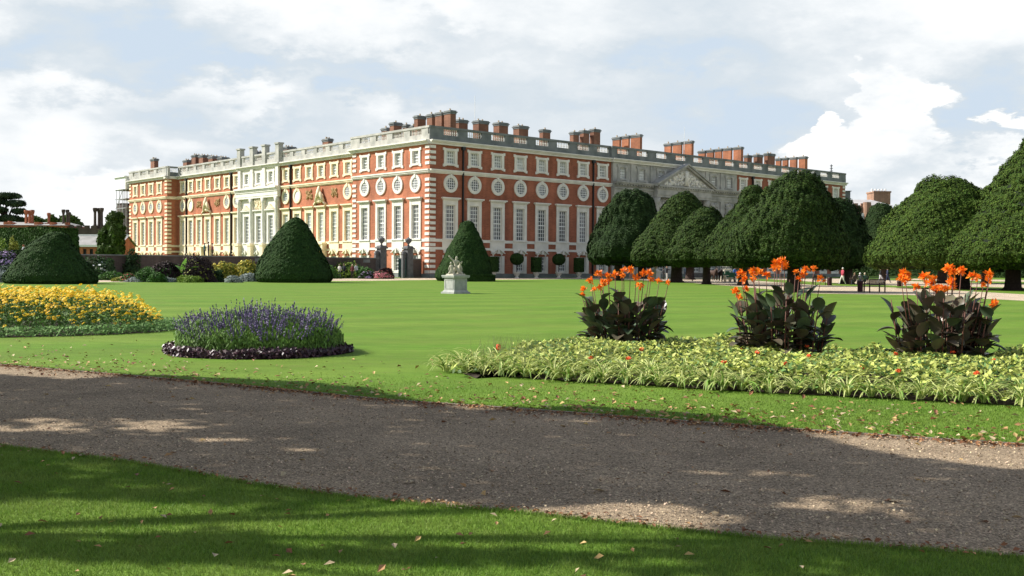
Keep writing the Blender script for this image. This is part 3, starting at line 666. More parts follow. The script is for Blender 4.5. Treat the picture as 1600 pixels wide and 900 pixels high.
p0, p1 = D(727, 430, 110.5), D(771.5, 430, 111.5); boxhedge('clipped_hedge', 'knee high clipped box hedge at the foot of the right topiary cone', p0, p1, 1.2, .72, 9000, .08, CONEM)
p0, p1 = D(1290, 430, 230), D(1800, 430, 190); boxhedge('clipped_hedge', 'long dark boundary hedge beyond the yew trees on the right', p0, p1, 3, 4.0, 30000, .4, YEWD)
def shrub(name, label, px, py, Y, rx, h, n, size, m, ry=None, group=None, flowers=None, fn=0, tilt=.9, aspect=.5, cat='shrub', z0=0., fsize=None, loc=None):
    b = D(px, py, Y) if loc is None else loc; base = np.array([b[0], b[1], z0]); t = thing(name, label, cat, base, 0, group); ry = ry or rx
    d = rdir(n); d[:, 2] = np.abs(d[:, 2]); rad = RS.uniform(.72, 1.0, n)**.5
    P = d*np.array([rx, ry, h])*rad[:, None]; P *= (1+wob(P, 4.0/max(.3, min(rx, 1.5)), int(abs(px))+3, .26)+RS.uniform(-.1, .12, len(P)))[:, None]
    P[:, 2] = np.abs(P[:, 2])
    leaves('foliage', P, d, size, m, t, tilt=tilt, aspect=aspect)
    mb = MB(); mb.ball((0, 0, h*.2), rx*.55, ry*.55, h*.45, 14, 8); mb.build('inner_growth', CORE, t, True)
    if flowers:
        d = rdir(fn); d[:, 2] = np.abs(d[:, 2])*.9+.15; d = unit(d); P = d*np.array([rx, ry, h])*1.03; P *= (1+wob(P, 4.0/max(.3, min(rx, 1.5)), int(abs(px))+3, .26)+RS.uniform(-.12, .06, len(P)))[:, None]
        leaves('blossoms', P, d, fsize or size*.9, flowers, t, tilt=.5, aspect=.9)
    return t
GR = lambda n, c, i=.35: mat(n, c, .7, 2., .25, isl=i, spec=.2, trans=.2)
gM = GR('mid_green_leaf', (.055, .13, .025)); gL = GR('lime_leaf', (.16, .24, .035)); gD = GR('deep_green_leaf', (.03, .065, .02)); gP = GR('purple_leaf', (.040, .026, .026)); gS = GR('silver_leaf', (.26, .30, .28)); gY = GR('yellow_green_leaf', (.22, .24, .04))
fY = mat('yellow_petal', (.58, .48, .06), .6, isl=.2, trans=.2); fW = mat('white_petal', (.75, .75, .7), .6, isl=.1); fPk = mat('pink_petal', (.52, .17, .18), .6, isl=.25); fPu = mat('mauve_petal', (.27, .19, .33), .6, isl=.25); fR = mat('red_petal', (.30, .06, .04), .6, isl=.25)
gB = 'plants of the mixed bed before the garden wall'
# bed of mixed plants in front of the garden wall (about 95 m away)
m_ = MB(); c_ = D(283, 430, 96.5); m_.face([(c_[0]+5.4*math.cos(a/16*6.283), c_[1]+2.1*math.sin(a/16*6.283), .006) for a in range(16)]); tag(m_.build('flower_bed_soil', SOIL), kind='structure')
shrub('purple_shrub', 'dark purple bush left of the banana plant in the mixed bed', 264, 430, 96, 1.25, 1.6, 2600, .13, gP, flowers=gM, fn=160, group=gB)
shrub('purple_shrub', 'dark purple bush right of the banana plant in the mixed bed', 312, 430, 96.5, 1.6, 1.7, 3200, .13, gP, flowers=gY, fn=120, group=gB)
shrub('green_shrub', 'spiky bright green bush at the left of the mixed bed', 232, 430, 95, 1.1, 1.25, 1800, .22, gM, aspect=.16, group=gB)
shrub('green_shrub', 'dark green leafy bush at the left front of the mixed bed', 247, 430, 94, .9, .8, 1200, .12, gM, group=gB)
shrub('lime_shrub', 'low lime green mound at the front of the mixed bed', 294, 430, 94.3, 1.1, .62, 1500, .09, gL, group=gB)
shrub('silver_shrub', 'low silver grey mound at the right end of the mixed bed', 364, 430, 95, .75, .5, 900, .08, gS, group=gB)
shrub('silver_edging', 'low silver white edging plants at the left front of the mixed bed', 223, 430, 94.6, 1.6, .33, 1300, .08, gS, ry=.5, group=gB)
shrub('silver_edging', 'low silver white edging plants in the centre front of the mixed bed', 264, 430, 94.2, .6, .4, 600, .08, gS, ry=.4, group=gB)
shrub('red_flowering_plant', 'small red flowered plant at the far left of the mixed bed', 204, 430, 96, .8, .75, 700, .1, gM, flowers=fR, fn=90, group=gB)
shrub('yellow_green_plant', 'pale yellow green low plant at the far left tip of the mixed bed', 190, 430, 97, .9, .4, 700, .1, gY, group=gB)
shrub('yellow_flowering_shrub', 'yellow flowered shrub in front of the wall, left of two', 347, 430, 102, 1.25, 1.75, 2000, .13, gY, flowers=fY, fn=260, group='yellow flowered shrubs')
shrub('yellow_flowering_shrub', 'yellow flowered shrub beside the middle topiary cone, right of two', 383, 430, 103, 1.5, 1.75, 2200, .13, gY, flowers=fY, fn=420, group='yellow flowered shrubs')
shrub('green_shrub', 'dark green filler bush between purple and yellow shrubs', 335, 430, 98, 1.0, 1.1, 1500, .12, gD, group=gB)
shrub('silver_shrub', 'grey leaved low shrub at the foot of the middle topiary cone', 389, 430, 101, 1.0, .8, 900, .1, gS, group=gB)
# banana plant
b = D(286, 430, 95.3); t = thing('banana_plant', 'banana plant with two huge bright green leaves in the mixed bed', 'plant', (b[0], b[1], 0), 0)
mb = MB(); mb.tube([(0, 0, 0), (0, 0, 1.1)], [.12, .07], 8); mb.build('stem', gM, t, True)
def paddle(mb, base, d, L_, w, droop, n=8, fold=.25):
    d = np.array(d, float); h = unit(np.array([d[0], d[1], 0])+1e-6); side = np.array([-h[1], h[0], 0]); p = np.array(base, float); rows = []
    el = math.atan2(d[2], math.hypot(d[0], d[1]))
    for i in range(n+1):
        t = i/n; ww = w*math.sin(math.pi*min(1, t*.93+.05))**.75*(1-.25*t)
        f = fold*ww; nrm = np.array([-h[0]*math.sin(el), -h[1]*math.sin(el), math.cos(el)])
        rows.append((p-side*ww+nrm*f, p.copy(), p+side*ww+nrm*f))
        p = p+L_/n*np.array([h[0]*math.cos(el), h[1]*math.cos(el), math.sin(el)]); el -= droop/n
    n0 = len(mb.v)
    for r in rows: mb.v += [tuple(q) for q in r]
    for i in range(n):
        for j in (0, 1):
            a = n0+i*3+j; mb.f.append((a, a+1, a+4, a+3)); mb.m.append(mb.mi)
for d, L_, dr in (((.15, -.1, 1), 1.45, .3), ((1, -.2, .75), 1.7, .55), ((-.5, .2, .9), 1.2, .8), ((-.05, .3, 1), 1.0, .2)):
    mb = MB(); paddle(mb, (0, 0, .75), d, L_, .34, dr); mb.build('leaf', mat('banana_leaf', (.17, .36, .06), .5, isl=.1, trans=.3), t, True)
# plants in front of the wall by the people
for i, (px, Y, rx, h, m, lb, fl, nf) in enumerate([(505, 126, 1.6, 1.5, gM, 'green bush at the wall beside the middle topiary cone', None, 0), (530, 131, 2.2, 1.85, gL, 'tall yellow green bush behind the group of visitors', None, 0), (552, 131, 1.6, 1.6, gM, 'green bush behind the right hand visitors', None, 0), (571, 131, 1.5, 1.1, gM, 'green bush behind the pink and mauve flowers', fPk, 12),
        (573, 127, 1.0, .75, gD, 'cushion of mauve flowers in front of the garden wall', fPu, 500), (591, 127.5, 1.3, .8, gD, 'cushion of pink flowers in front of the garden wall', fPk, 700), (603, 129, .95, 1.35, gP, 'dark bush with red flowers beside the gate pier', fR, 140), (487+4, 125, 1.0, 1.2, gD, 'dark bush at the foot of the garden wall', None, 0)]):
    shrub('shrub', lb, px, 430, Y, rx, h, 1700, .13, m, flowers=fl, fn=nf, group='shrubs along the garden wall', fsize=.11)
for px, Y, rx, h, m, lb, fl, nf in [(-18, 92, 2.6, 1.95, gD, 'mass of mauve asters at the left edge', fPu, 2200), (16, 93, 1.9, 1.95, gD, 'mauve asters beside the left topiary cone', fPu, 1500), (-8, 89, 2.0, 1.35, gS, 'grey green mound below the mauve asters at the left edge', None, 0), (14, 90, 1.5, 1.45, gD, 'dark green mound next to the left topiary cone', None, 0), (2, 106, 1.0, 3.2, gL, 'yellow green spiky plant above the low hedge at far left', None, 0), (18, 106, .8, 3.5, gY, 'feathery plant above the low hedge', None, 0)]:
    shrub('shrub', lb, px, 430, Y, rx, h, 2200, .12, m, flowers=fl, fn=nf, group='border plants at the far left', fsize=.1)
shrub('climbing_shrub', 'dark creeper growing against the garden wall, left one', 206, 430, 113.5, .9, 2.5, 1500, .14, gD, group='creepers on the garden wall')
shrub('climbing_shrub', 'dark creeper growing against the garden wall beside the left topiary cone', 157, 430, 107, 1.6, 2.4, 1800, .14, gD, group='creepers on the garden wall', flowers=fW, fn=30)
shrub('climbing_shrub', 'purple creeper on the garden wall above the yellow shrubs', 405, 430, 127, 1.4, 2.3, 1500, .14, gP, group='creepers on the garden wall')
shrub('low_shrub', 'low green plants at the wall foot between cone and mixed bed', 175, 430, 103, 2.4, .7, 1500, .12, gM, ry=.8)

# ------------------------------------------------------------------ garden wall, gate, terrace
WY = 1.6
def wx(px): return hit(px, 420, 0, WY, U)[0]
w0, w1, w2, w3 = wx(60), wx(596), wx(638), -.05
t = thing('garden_wall', 'long dark brick garden wall running up to the gate piers', 'wall', (CX, CY, 0), HD)
mb = MB(); mb.box(w0, w1-.5, WY-.2, WY+.25, 0, 2.46); mb.build('brickwork', BRICKD, t)
mb = MB(); mb.box(w0, w1-.5, WY-.28, WY+.32, 2.46, 2.58); x = w0+2
while x < w1-2: mb.box(x-.5, x+.5, WY-.235, WY-.2, 1.95, 2.35); x += 7.5
mb.build('coping', STONED, t)
t = thing('garden_wall', 'short dark brick wall between the gate and the palace corner', 'wall', (CX, CY, 0), HD)
mb = MB(); mb.box(w2+.55, -.3, WY-.2, WY+.25, 0, 2.42); mb.build('brickwork', BRICKD, t)
mb = MB(); mb.box(w2+.55, -.3, WY-.26, WY+.3, 2.42, 2.54); mb.build('coping', STONED, t)
def pier(x, lab):
    PIERST = mat('dark_pier_stone', (.12, .12, .12), .9, 2, .3)
    t = thing('gate_pier', lab, 'gate pier', loc2w(x, WY), HD, 'gate piers crowned with urns')
    mb = MB(); mb.box(-.52, .52, -.52, .52, 0, .35); mb.box(-.45, .45, -.45, .45, .35, 3.75); mb.build('shaft', PIERST, t)
    mb = MB(); mb.box(-.6, .6, -.6, .6, 3.75, 3.95); mb.box(-.5, .5, -.5, .5, 3.95, 4.15, .12, .12); mb.build('pier_cap', PIERST, t)
    mb = MB(); mb.lathe([(.2, 4.15), (.1, 4.3), (.12, 4.4), (.4, 4.72), (.46, 5.0), (.36, 5.08), (.1, 5.2), (.05, 5.32)], k=14); mb.build('urn', PIERST, t, True)
    mb = MB(); mb.box(-1.0, -.45, -.2, .2, 0, 2.95); mb.lathe([(.3, 2.95), (.34, 3.1), (.25, 3.4), (.1, 3.5)], (-.72, 0, 0), 10); mb.build('side_scroll', PIERST, t)
pier(w1, 'left stone gate pier with urn'); pier(w2, 'right stone gate pier with urn')
t = thing('garden_gate', 'dark green iron gate leaf standing open against the right pier', 'gate', loc2w(w2-.55, WY-.3), HD-.9)
mb = MB()
for i in range(9): mb.tube([(-i*.13, 0, .1), (-i*.13, 0, 2.7+.1*math.sin(i))], .02, 5)
for z in (.15, 1.2, 2.5): mb.box(-1.08, .03, -.03, .03, z, z+.06)
mb.mi = 1; mb.box(-1.04, 0, -.012, .012, .2, 2.48); mb.build('gate_leaf', [DARK, mat('green_gate_paint', (.03, .09, .08), .5)], t)
t = thing('garden_gate', 'dark green iron gate leaf standing open against the left pier', 'gate', loc2w(w1+.55, WY+.2), HD+1.2)
mb = MB()
for i in range(9): mb.tube([(i*.13, 0, .1), (i*.13, 0, 2.6)], .02, 5)
for z in (.15, 1.2, 2.5): mb.box(-.03, 1.08, -.03, .03, z, z+.06)
mb.mi = 1; mb.box(0, 1.04, -.012, .012, .2, 2.48); mb.build('gate_leaf', [DARK, MATS['green_gate_paint']], t)
# raised terraces behind the walls, where people walk
mb = MB(); P = [loc2w(*q) for q in ((-60, WY+.4), (-10, WY+.4), (-10, WY+10), (-60, WY+10))]; mb.hexa([(p[0], p[1], 0) for p in P]+[(p[0], p[1], 2.42) for p in P])
c_ = D(20, 430, 112); mb.box(c_[0]-9, c_[0]+3, 106, 117, 0, 1.75); tag(mb.build('grass_terrace', LAWN), kind='structure')
# sign
b = G(631, 434); t = thing('sign_board', 'white faced sandwich board leaning at the right gate pier', 'sign', (b[0], b[1]-.6, 0), .5)
mb = MB(); mb.hexa([(-.35, -.35, 0), (.35, -.35, 0), (.35, -.31, 0), (-.35, -.31, 0), (-.35, -.02, 1.15), (.35, -.02, 1.15), (.35, .02, 1.15), (-.35, .02, 1.15)]); mb.build('front_panel', WHITE, t)
mb = MB(); mb.hexa([(-.35, .31, 0), (.35, .31, 0), (.35, .35, 0), (-.35, .35, 0), (-.35, .021, 1.13), (.35, .021, 1.13), (.35, .05, 1.13), (-.35, .05, 1.13)]); mb.build('back_panel', DARK, t)

# ------------------------------------------------------------------ statue
b = G(711, 459); t = thing('statue', 'stone figure group with raised arm on a square pedestal standing on the lawn', 'statue', (b[0], b[1]+.6, 0), HD)
PED = mat('pedestal_stone', (.42, .42, .38), .9, 3, c2=(.27, .29, .27)); FIG = mat('figure_stone', (.42, .39, .30), .9, 5, .25)
mb = MB(); mb.box(-.62, .62, -.62, .62, 0, .1); mb.box(-.56, .56, -.56, .56, .1, .2, .06, .06); mb.box(-.48, .48, -.48, .48, .2, .92); mb.box(-.56, .56, -.56, .56, .92, 1.0, -.03, -.03); mb.box(-.6, .6, -.6, .6, 1.0, 1.08)
for s in (-1, 1):
    for z0, z1 in ((.28, .32), (.8, .84)): mb.box(-.38, .38, min(s*.48, s*.5), max(s*.48, s*.5), z0, z1); mb.box(min(s*.48, s*.5), max(s*.48, s*.5), -.38, .38, z0, z1)
    for q in (-.38, .34): mb.box(q, q+.04, min(s*.48, s*.5), max(s*.48, s*.5), .32, .8); mb.box(min(s*.48, s*.5), max(s*.48, s*.5), q, q+.04, .32, .8)
mb.build('pedestal', PED, t)
def skin_mesh(name, verts, edges, radii, mats, face_mat=None, sub=1, root=0):
    me = bpy.data.meshes.new(name); me.from_pydata(verts, edges, []); o = bpy.data.objects.new(name+'_tmp', me); col.objects.link(o)
    md = o.modifiers.new('s', 'SKIN'); md.use_smooth_shade = True
    for i, r in enumerate(radii):
        rr = r if hasattr(r, '__len__') else (r, r); me.skin_vertices[0].data[i].radius = rr; me.skin_vertices[0].data[i].use_root = (i == root)
    s = o.modifiers.new('u', 'SUBSURF'); s.levels = sub; s.render_levels = sub
    dg = bpy.context.evaluated_depsgraph_get(); out = bpy.data.meshes.new_from_object(o.evaluated_get(dg)); out.name = name
    bpy.data.objects.remove(o); out.materials.clear()
    for q in mats: out.materials.append(q)
    if face_mat:
        for p in out.polygons: p.material_index = face_mat(p.center)
    for p in out.polygons: p.use_smooth = True
    return out
def figure_mesh(name, J, mats, fm=None, s=1.):      # J: dict of joints
    ks = list(J); idx = {k: i for i, k in enumerate(ks)}
    E = [(a, b) for a, b in (('hip', 'waist'), ('waist', 'chest'), ('chest', 'neck'), ('neck', 'head'), ('head', 'top'), ('chest', 'shl'), ('shl', 'ell'), ('ell', 'hal'), ('chest', 'shr'), ('shr', 'elr'), ('elr', 'har'), ('hip', 'hpl'), ('hpl', 'knl'), ('knl', 'anl'), ('anl', 'tol'), ('hip', 'hpr'), ('hpr', 'knr'), ('knr', 'anr'), ('anr', 'tor')) if a in J and b in J]
    return skin_mesh(name, [tuple(c*s for c in J[k][:3]) for k in ks], [(idx[a], idx[b]) for a, b in E], [tuple(q*s for q in J[k][3]) if hasattr(J[k][3], '__len__') else J[k][3]*s for k in ks], mats, fm)
fig = dict(hip=(0, 0, .35, .11), waist=(.0, 0, .5, .09), chest=(.02, 0, .72, (.13, .09)), neck=(.03, 0, .86, .05), head=(.05, 0, .98, .085), top=(.06, 0, 1.08, .06), shl=(-.12, 0, .8, .06), ell=(-.28, 0, .95, .045), hal=(-.42, 0, 1.12, .05), shr=(.15, 0, .78, .06), elr=(.3, .05, .62, .045), har=(.38, 0, .8, .045), hpl=(-.08, 0, .3, .09), knl=(-.1, -.05, .1, .08), hpr=(.1, 0, .3, .09), knr=(.15, -.03, .1, .08))
g_ = link('standing_figure', figure_mesh('standing_figure', fig, [FIG]), t, (0, 0, 1.12), -HD)
kn = dict(hip=(0, 0, .15, .12), waist=(0, 0, .3, .1), chest=(0, 0, .45, (.12, .09)), neck=(-.02, 0, .56, .05), head=(-.04, 0, .65, .085), top=(-.05, 0, .74, .06), shl=(-.1, 0, .5, .05), ell=(-.16, 0, .32, .045), hal=(-.1, -.05, .16, .04), shr=(.1, 0, .5, .05), elr=(.22, 0, .42, .045), har=(.3, 0, .5, .04), hpl=(-.07, 0, .1, .09), knl=(-.2, -.1, .06, .08), hpr=(.07, 0, .1, .09), knr=(.2, -.1, .05, .08))
link('crouching_figure', figure_mesh('crouching_figure', kn, [FIG]), t, (-.3, -.0, 1.13), -HD)
link('crouching_figure', figure_mesh('crouching_figure', kn, [FIG]), t, (.33, .05, 1.12), -HD+2.6)
mb = MB(); mb.box(-.48, .48, -.36, .36, 1.08, 1.17, .05, .05); mb.tube([(.2, 0, 1.15), (.26, 0, 1.5), (.34, 0, 1.75)], [.1, .07, .06], 7); mb.build('rock_base', FIG, t)

# ------------------------------------------------------------------ potted standards along the garden front
def urnpot(mb): mb.lathe([(.3, 0), (.3, .08), (.2, .14), (.18, .25), (.34, .38), (.46, .72), (.54, .8), (.5, .84)], k=16)
pots = [(807.5, 'ball'), (838, 'drum'), (873, 'ball'), (904.5, 'drum'), (770.5, 'drum')]
labs = ['ball shaped clipped bush in a pale urn, right of the topiary cone', 'drum shaped clipped bush in a pale urn, between the two ball shaped bushes', 'ball shaped clipped bush in a pale urn, between the two right drum shaped bushes', 'drum shaped clipped bush in a pale urn, beside the leftmost yew', 'drum shaped clipped bush half hidden by the right topiary cone']
for (px, kd), lb in zip(pots, labs):
    s_, _ = hit(px, 425, 0, -2.6, U); t = thing('potted_bush', lb, 'potted plant', loc2w(s_, -2.6), HD, 'potted bushes before the garden front')
    mb = MB(); urnpot(mb); mb.build('urn', STONE, t, True)
    n = 3500
    if kd == 'ball':
        d = rdir(n); P = d*np.array([.92, .92, .82])*RS.uniform(.93, 1.03, n)[:, None]+np.array([0, 0, 2.6]); leaves('foliage', P, d, .08, CONEM, t, .5)
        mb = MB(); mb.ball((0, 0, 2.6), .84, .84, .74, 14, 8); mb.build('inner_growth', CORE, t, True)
        mb = MB(); mb.tube([(0, 0, .8), (0, 0, 1.95)], .06, 7); mb.build('stem', BARK, t)
    else:
        a = RS.uniform(0, 6.283, n); k = RS.uniform(0, 1, n) < .8; d = np.stack([np.cos(a), np.sin(a), 0*a], 1); rr = RS.uniform(0, 1, n)**.5*.74
        P = np.where(k[:, None], np.stack([.76*np.cos(a), .76*np.sin(a), RS.uniform(.85, 2.85, n)], 1), np.stack([rr*np.cos(a), rr*np.sin(a), np.full(n, 2.86)], 1)); N_ = np.where(k[:, None], d, np.array([0, 0, 1.]))
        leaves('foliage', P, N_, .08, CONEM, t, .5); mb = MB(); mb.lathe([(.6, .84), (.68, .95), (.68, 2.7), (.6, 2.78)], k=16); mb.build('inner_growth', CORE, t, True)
# urn on a pedestal under the yews
b = D(1024.5, 430, 128); t = thing('garden_urn', 'cream stone vase on a tall pedestal under the left yews', 'urn', (b[0], b[1], 0), HD)
mb = MB(); mb.box(-.5, .5, -.5, .5, 0, .15); mb.box(-.42, .42, -.42, .42, .15, 1.05); mb.box(-.55, .55, -.55, .55, 1.05, 1.18); mb.box(-.4, .4, -.4, .4, 1.18, 1.4, .22, .22); mb.build('pedestal', STONE, t)
mb = MB(); mb.lathe([(.16, 1.4), (.1, 1.5), (.25, 1.62), (.34, 1.85), (.3, 1.95), (.42, 2.03), (.2, 2.1)], k=14); mb.build('vase', POT, t, True)

# ------------------------------------------------------------------ benches, bins
TEAK = mat('dark_teak', (.05, .03, .025), .7, 5, .3)
def bench(label, px, py, rz, L_=1.6):
    b = G(px, py); t = thing('park_bench', label, 'bench', b, rz, 'wooden park benches on the walks')
    mb = MB()
    for i in range(5): mb.box(-L_/2, L_/2, -.24+i*.1, -.16+i*.1, .42, .45)
    mb.build('seat', TEAK, t)
    mb = MB(); mb.box(-L_/2, L_/2, .26, .3, .86, .93); mb.box(-L_/2, L_/2, .26, .3, .5, .56); n = 14
    for i in range(n): x = -L_/2+L_*(i+.5)/n; mb.box(x-.028, x+.028, .265, .29, .56, .86)
    mb.build('backrest', TEAK, t)
    for s in (-1, 1):
        x = s*L_/2; mb = MB(); mb.box(x-.03, x+.03, .255, .32, 0, .9); mb.build('leg', TEAK, t); mb = MB(); mb.box(x-.03, x+.03, -.27, -.2, 0, .62); mb.build('leg', TEAK, t)
        mb = MB(); mb.box(x-.035, x+.035, -.28, .254, .62, .67); mb.build('armrest', TEAK, t)
    return t
bench('dark wooden bench on the near walk, beside the dark red litter bin', 1366, 457, math.pi+.42, 1.35)
bench('dark wooden bench seen from behind with three people seated on it', 1342, 445, math.pi-.1, 1.7)
bench('empty dark bench beside the litter bin behind the middle canna clump', 1282, 445.5, .1, 1.2)
bench('empty dark bench under the small low yew', 1091, 439, 0., 1.4)
def bin_(label, px, py, h=.75, r=.19):
    t = thing('litter_bin', label, 'bin', G(px, py), 0, 'cylindrical litter bins'); mb = MB(); mb.lathe([(r*.92, 0), (r, .05), (r, h-.1), (r*1.08, h-.08), (r*1.08, h)], k=14); mb.build('drum', mat('maroon_bin', (.05, .015, .02), .6, 4, .3), t, True)
    mb = MB(); mb.lathe([(r*.9, h), (r*.7, h+.04), (r*.3, h+.05)], k=14); mb.build('lid', DARK, t, True)
bin_('dark red litter bin at the end of the near bench', 1344, 456); bin_('grey brown litter bin behind the middle canna clump', 1296.5, 446, .75, .2); bin_('low dark red bin on the grass right of the walkers', 1406, 447.5, .5, .25)

# ------------------------------------------------------------------ people
SKIN = mat('skin', (.45, .26, .18), .6)
CL = {}
def cloth(c): 
    k = 'cloth_%02d_%02d_%02d' % tuple(int(v*99) for v in c); return mat(k, c, .9)
def person(label, px, py, top, trs, hair, pose='stand', rz=0., h=1.72, loc=None, Y=None, z=0., group=None):
    if loc is None: loc = G(px, py) if Y is None else D(px, 430, Y)
    t = thing('person', label, 'person', (loc[0], loc[1], z), rz, group); s = h/1.75
    J = dict(hip=(0, 0, .95, (.15, .11)), waist=(0, 0, 1.1, (.14, .1)), chest=(0, .01, 1.32, (.17, .11)), neck=(0, 0, 1.5, .055), head=(0, -.02, 1.6, (.085, .095)), top=(0, -.01, 1.69, (.065, .075)),
             shl=(-.17, 0, 1.42, .06), ell=(-.24, .02, 1.15, .047), hal=(-.23, -.08, .9, .04), shr=(.17, 0, 1.42, .06), elr=(.24, .02, 1.15, .047), har=(.23, -.08, .9, .04),
             hpl=(-.09, 0, .88, .1), knl=(-.1, -.01, .49, .068), anl=(-.1, .02, .1, .05), tol=(-.11, -.12, .04, .04), hpr=(.09, 0, .88, .1), knr=(.1, -.01, .49, .068), anr=(.1, .02, .1, .05), tor=(.11, -.12, .04, .04))
    if pose == 'walk':
        for k, v in dict(knl=(-.1, -.2, .5, .068), anl=(-.1, -.3, .12, .05), tol=(-.1, -.43, .08, .04), knr=(.1, .05, .48, .068), anr=(.1, .3, .13, .05), tor=(.1, .2, .04, .04), hal=(-.22, .22, .95, .04), har=(.22, -.28, 1.0, .04), elr=(.23, -.06, 1.15, .047)).items(): J[k] = v
    if pose == 'sit':
        for k, v in dict(knl=(-.12, -.45, .95, .075), anl=(-.12, -.47, .5, .05), tol=(-.12, -.6, .46, .04), knr=(.12, -.45, .95, .075), anr=(.12, -.47, .5, .05), tor=(.12, -.6, .46, .04), hal=(-.14, -.35, 1.02, .04), har=(.14, -.35, 1.02, .04)).items(): J[k] = v
    if pose == 'reach':
        for k, v in dict(elr=(.22, -.22, 1.3, .047), har=(.12, -.4, 1.38, .04), ell=(-.22, -.2, 1.28, .047), hal=(-.1, -.38, 1.36, .04)).items(): J[k] = v
    legz = .93
    def fm(c):
        z_ = c[2]/s; ax = abs(c[0]/s)
        if z_ > 1.52: return 0
        if ax > .17 and z_ < 1.0 and pose != 'sit' and z_ > .8: return 0
        if z_ < .09 and pose != 'sit': return 3
        if pose == 'sit': return 2 if (z_ < 1.02 and ax < .19) else 1
        return 1 if z_ > legz else 2
    body = link('body', figure_mesh('body', J, [SKIN, cloth(top), cloth(trs), DARK], fm, s), t, (0, 0, -.5*s if pose == 'sit' else 0))
    mb = MB(); zz = 1.66*s; mb.ball((0, .02*s, zz), .098*s, .108*s, .1*s, 10, 6); mb.build('hair', cloth(hair), body, True)
    mb = MB(); mb.ball((0, -.112*s, 1.6*s), .018*s, .025*s, .025*s, 6, 4); mb.build('nose', SKIN, body, True)
    return t
gv = 'group of visitors before the garden wall'
person('visitor in a white shirt and grey trousers, left of the group', 530.5, 435, (.7, .66, .6), (.2, .22, .24), (.25, .2, .15), group=gv, rz=2.8)
person('visitor in black beside the white shirted one', 537.5, 435, (.02, .025, .03), (.03, .04, .06), (.2, .14, .1), group=gv, rz=2.6, h=1.8)
person('visitor in a maroon jacket in the centre of the group', 550.5, 435.2, (.12, .03, .03), (.04, .03, .03), (.55, .42, .3), group=gv, rz=-.3)
person('visitor half hidden behind the maroon jacket', 546, 434.2, (.25, .12, .1), (.05, .05, .06), (.12, .06, .04), group=gv, rz=.3)
person('visitor in white top and dark trousers, right of the group', 556.5, 435, (.6, .6, .6), (.03, .05, .07), (.15, .09, .05), group=gv, rz=.8, h=1.8)
person('visitor in grey beside the middle topiary cone', 520, 434.5, (.2, .2, .22), (.06, .07, .08), (.3, .25, .2), group=gv, rz=1.2, pose='walk')
gt = 'people behind the garden wall'
for px, c, lb in ((319.5, (.02, .1, .1), 'person in dark teal behind the garden wall, left of three'), (325.5, (.02, .03, .06), 'tallest person in navy behind the garden wall, middle of three'), (331.5, (.35, .1, .12), 'person in dusty red behind the garden wall, right of three')):
    xw = hit(px, 395, 0, WY+1.5, U)[0]; person(lb, 0, 0, c, (.03, .03, .04), (.06, .04, .03), loc=loc2w(xw, WY+1.5), z=2.42, group=gt, rz=px, h=1.75 if px == 325.5 else 1.6)
person('person in white shirt walking above the low hedge at far left', 37, 0, (.75, .75, .75), (.1, .1, .12), (.3, .1, .05), Y=108, z=1.75, pose='walk', rz=1.5)
person('person in a black top and white trousers beside the stone vase', 1042, 438.2, (.02, .02, .025), (.7, .68, .64), (.5, .3, .2), pose='reach', rz=1.0)
person('dark dressed person left of the one in white trousers', 1036.5, 437, (.02, .02, .02), (.03, .03, .03), (.05, .03, .02), h=1.5, rz=2)
person('person in grey blue standing beyond the small low yew, left of two', 1070.5, 434.4, (.2, .24, .28), (.12, .14, .18), (.6, .58, .55), rz=.5)
person('person in dark blue beyond the small low yew, right of two', 1075.5, 434.4, (.08, .12, .18), (.05, .06, .1), (.1, .07, .05), rz=-.4)
person('person in cream trousers and a crimson and white jacket by the dark yew trunk', 1316.5, 445, (.42, .06, .09), (.62, .58, .5), (.75, .72, .68), pose='walk', rz=-1.2)
person('white haired walker in a black top and pale trousers', 1375.5, 442.5, (.015, .015, .02), (.55, .55, .58), (.8, .79, .78), pose='walk', rz=1.5, group='two walkers on the far walk')
person('white haired walker in a long dark blue coat', 1386.5, 442.5, (.03, .04, .08), (.03, .04, .08), (.7, .69, .68), pose='walk', rz=1.5, group='two walkers on the far walk')
bb = G(1342, 445)
for i, (dx, c, hc, lb) in enumerate(((-.42, (.25, .18, .14), (.3, .2, .12), 'person seated at the left end of the far bench'), (.12, (.7, .68, .64), (.75, .72, .7), 'person in white seated in the middle of the far bench'), (.6, (.12, .3, .22), (.6, .5, .35), 'person in green seated at the right end of the far bench'))):
    person(lb, 0, 0, c, (.05, .05, .07), hc, 'sit', math.pi, loc=bb+np.array([dx, .05, 0]), z=-.0, h=1.7, group='three people sharing a bench')

# ------------------------------------------------------------------ horse drawn carriage
CY_ = 120.
def wheel(parent, x, y, r, loc_m):
    mb = MB(); k = 18; n0 = []
    for i in range(k):
        a, b = 2*math.pi*i/k, 2*math.pi*(i+1)/k; P = []
        for q in (-.05, .05): P += [(x+q, y+r*.84*math.cos(a), r+r*.84*math.sin(a)), (x+q, y+r*math.cos(a), r+r*math.sin(a)), (x+q, y+r*math.cos(b), r+r*math.sin(b)), (x+q, y+r*.84*math.cos(b), r+r*.84*math.sin(b))]
        mb.hexa(P)
    for i in range(8): a = math.pi*i/4; mb.tube([(x, y, r), (x, y+r*.88*math.cos(a), r+r*.88*math.sin(a))], .03, 5)
    mb.tube([(x-.1, y, r), (x+.1, y, r)], .09, 8); mb.build('wheel', loc_m, parent)
CREAM = mat('cream_paint', (.65, .6, .48), .5); CGREEN = mat('carriage_green', (.02, .1, .05), .4)
b = D(1137.5, 430, CY_); t = thing('carriage', 'green horse drawn carriage with cream wheels under the yews', 'carriage', (b[0], b[1], 0), .12)
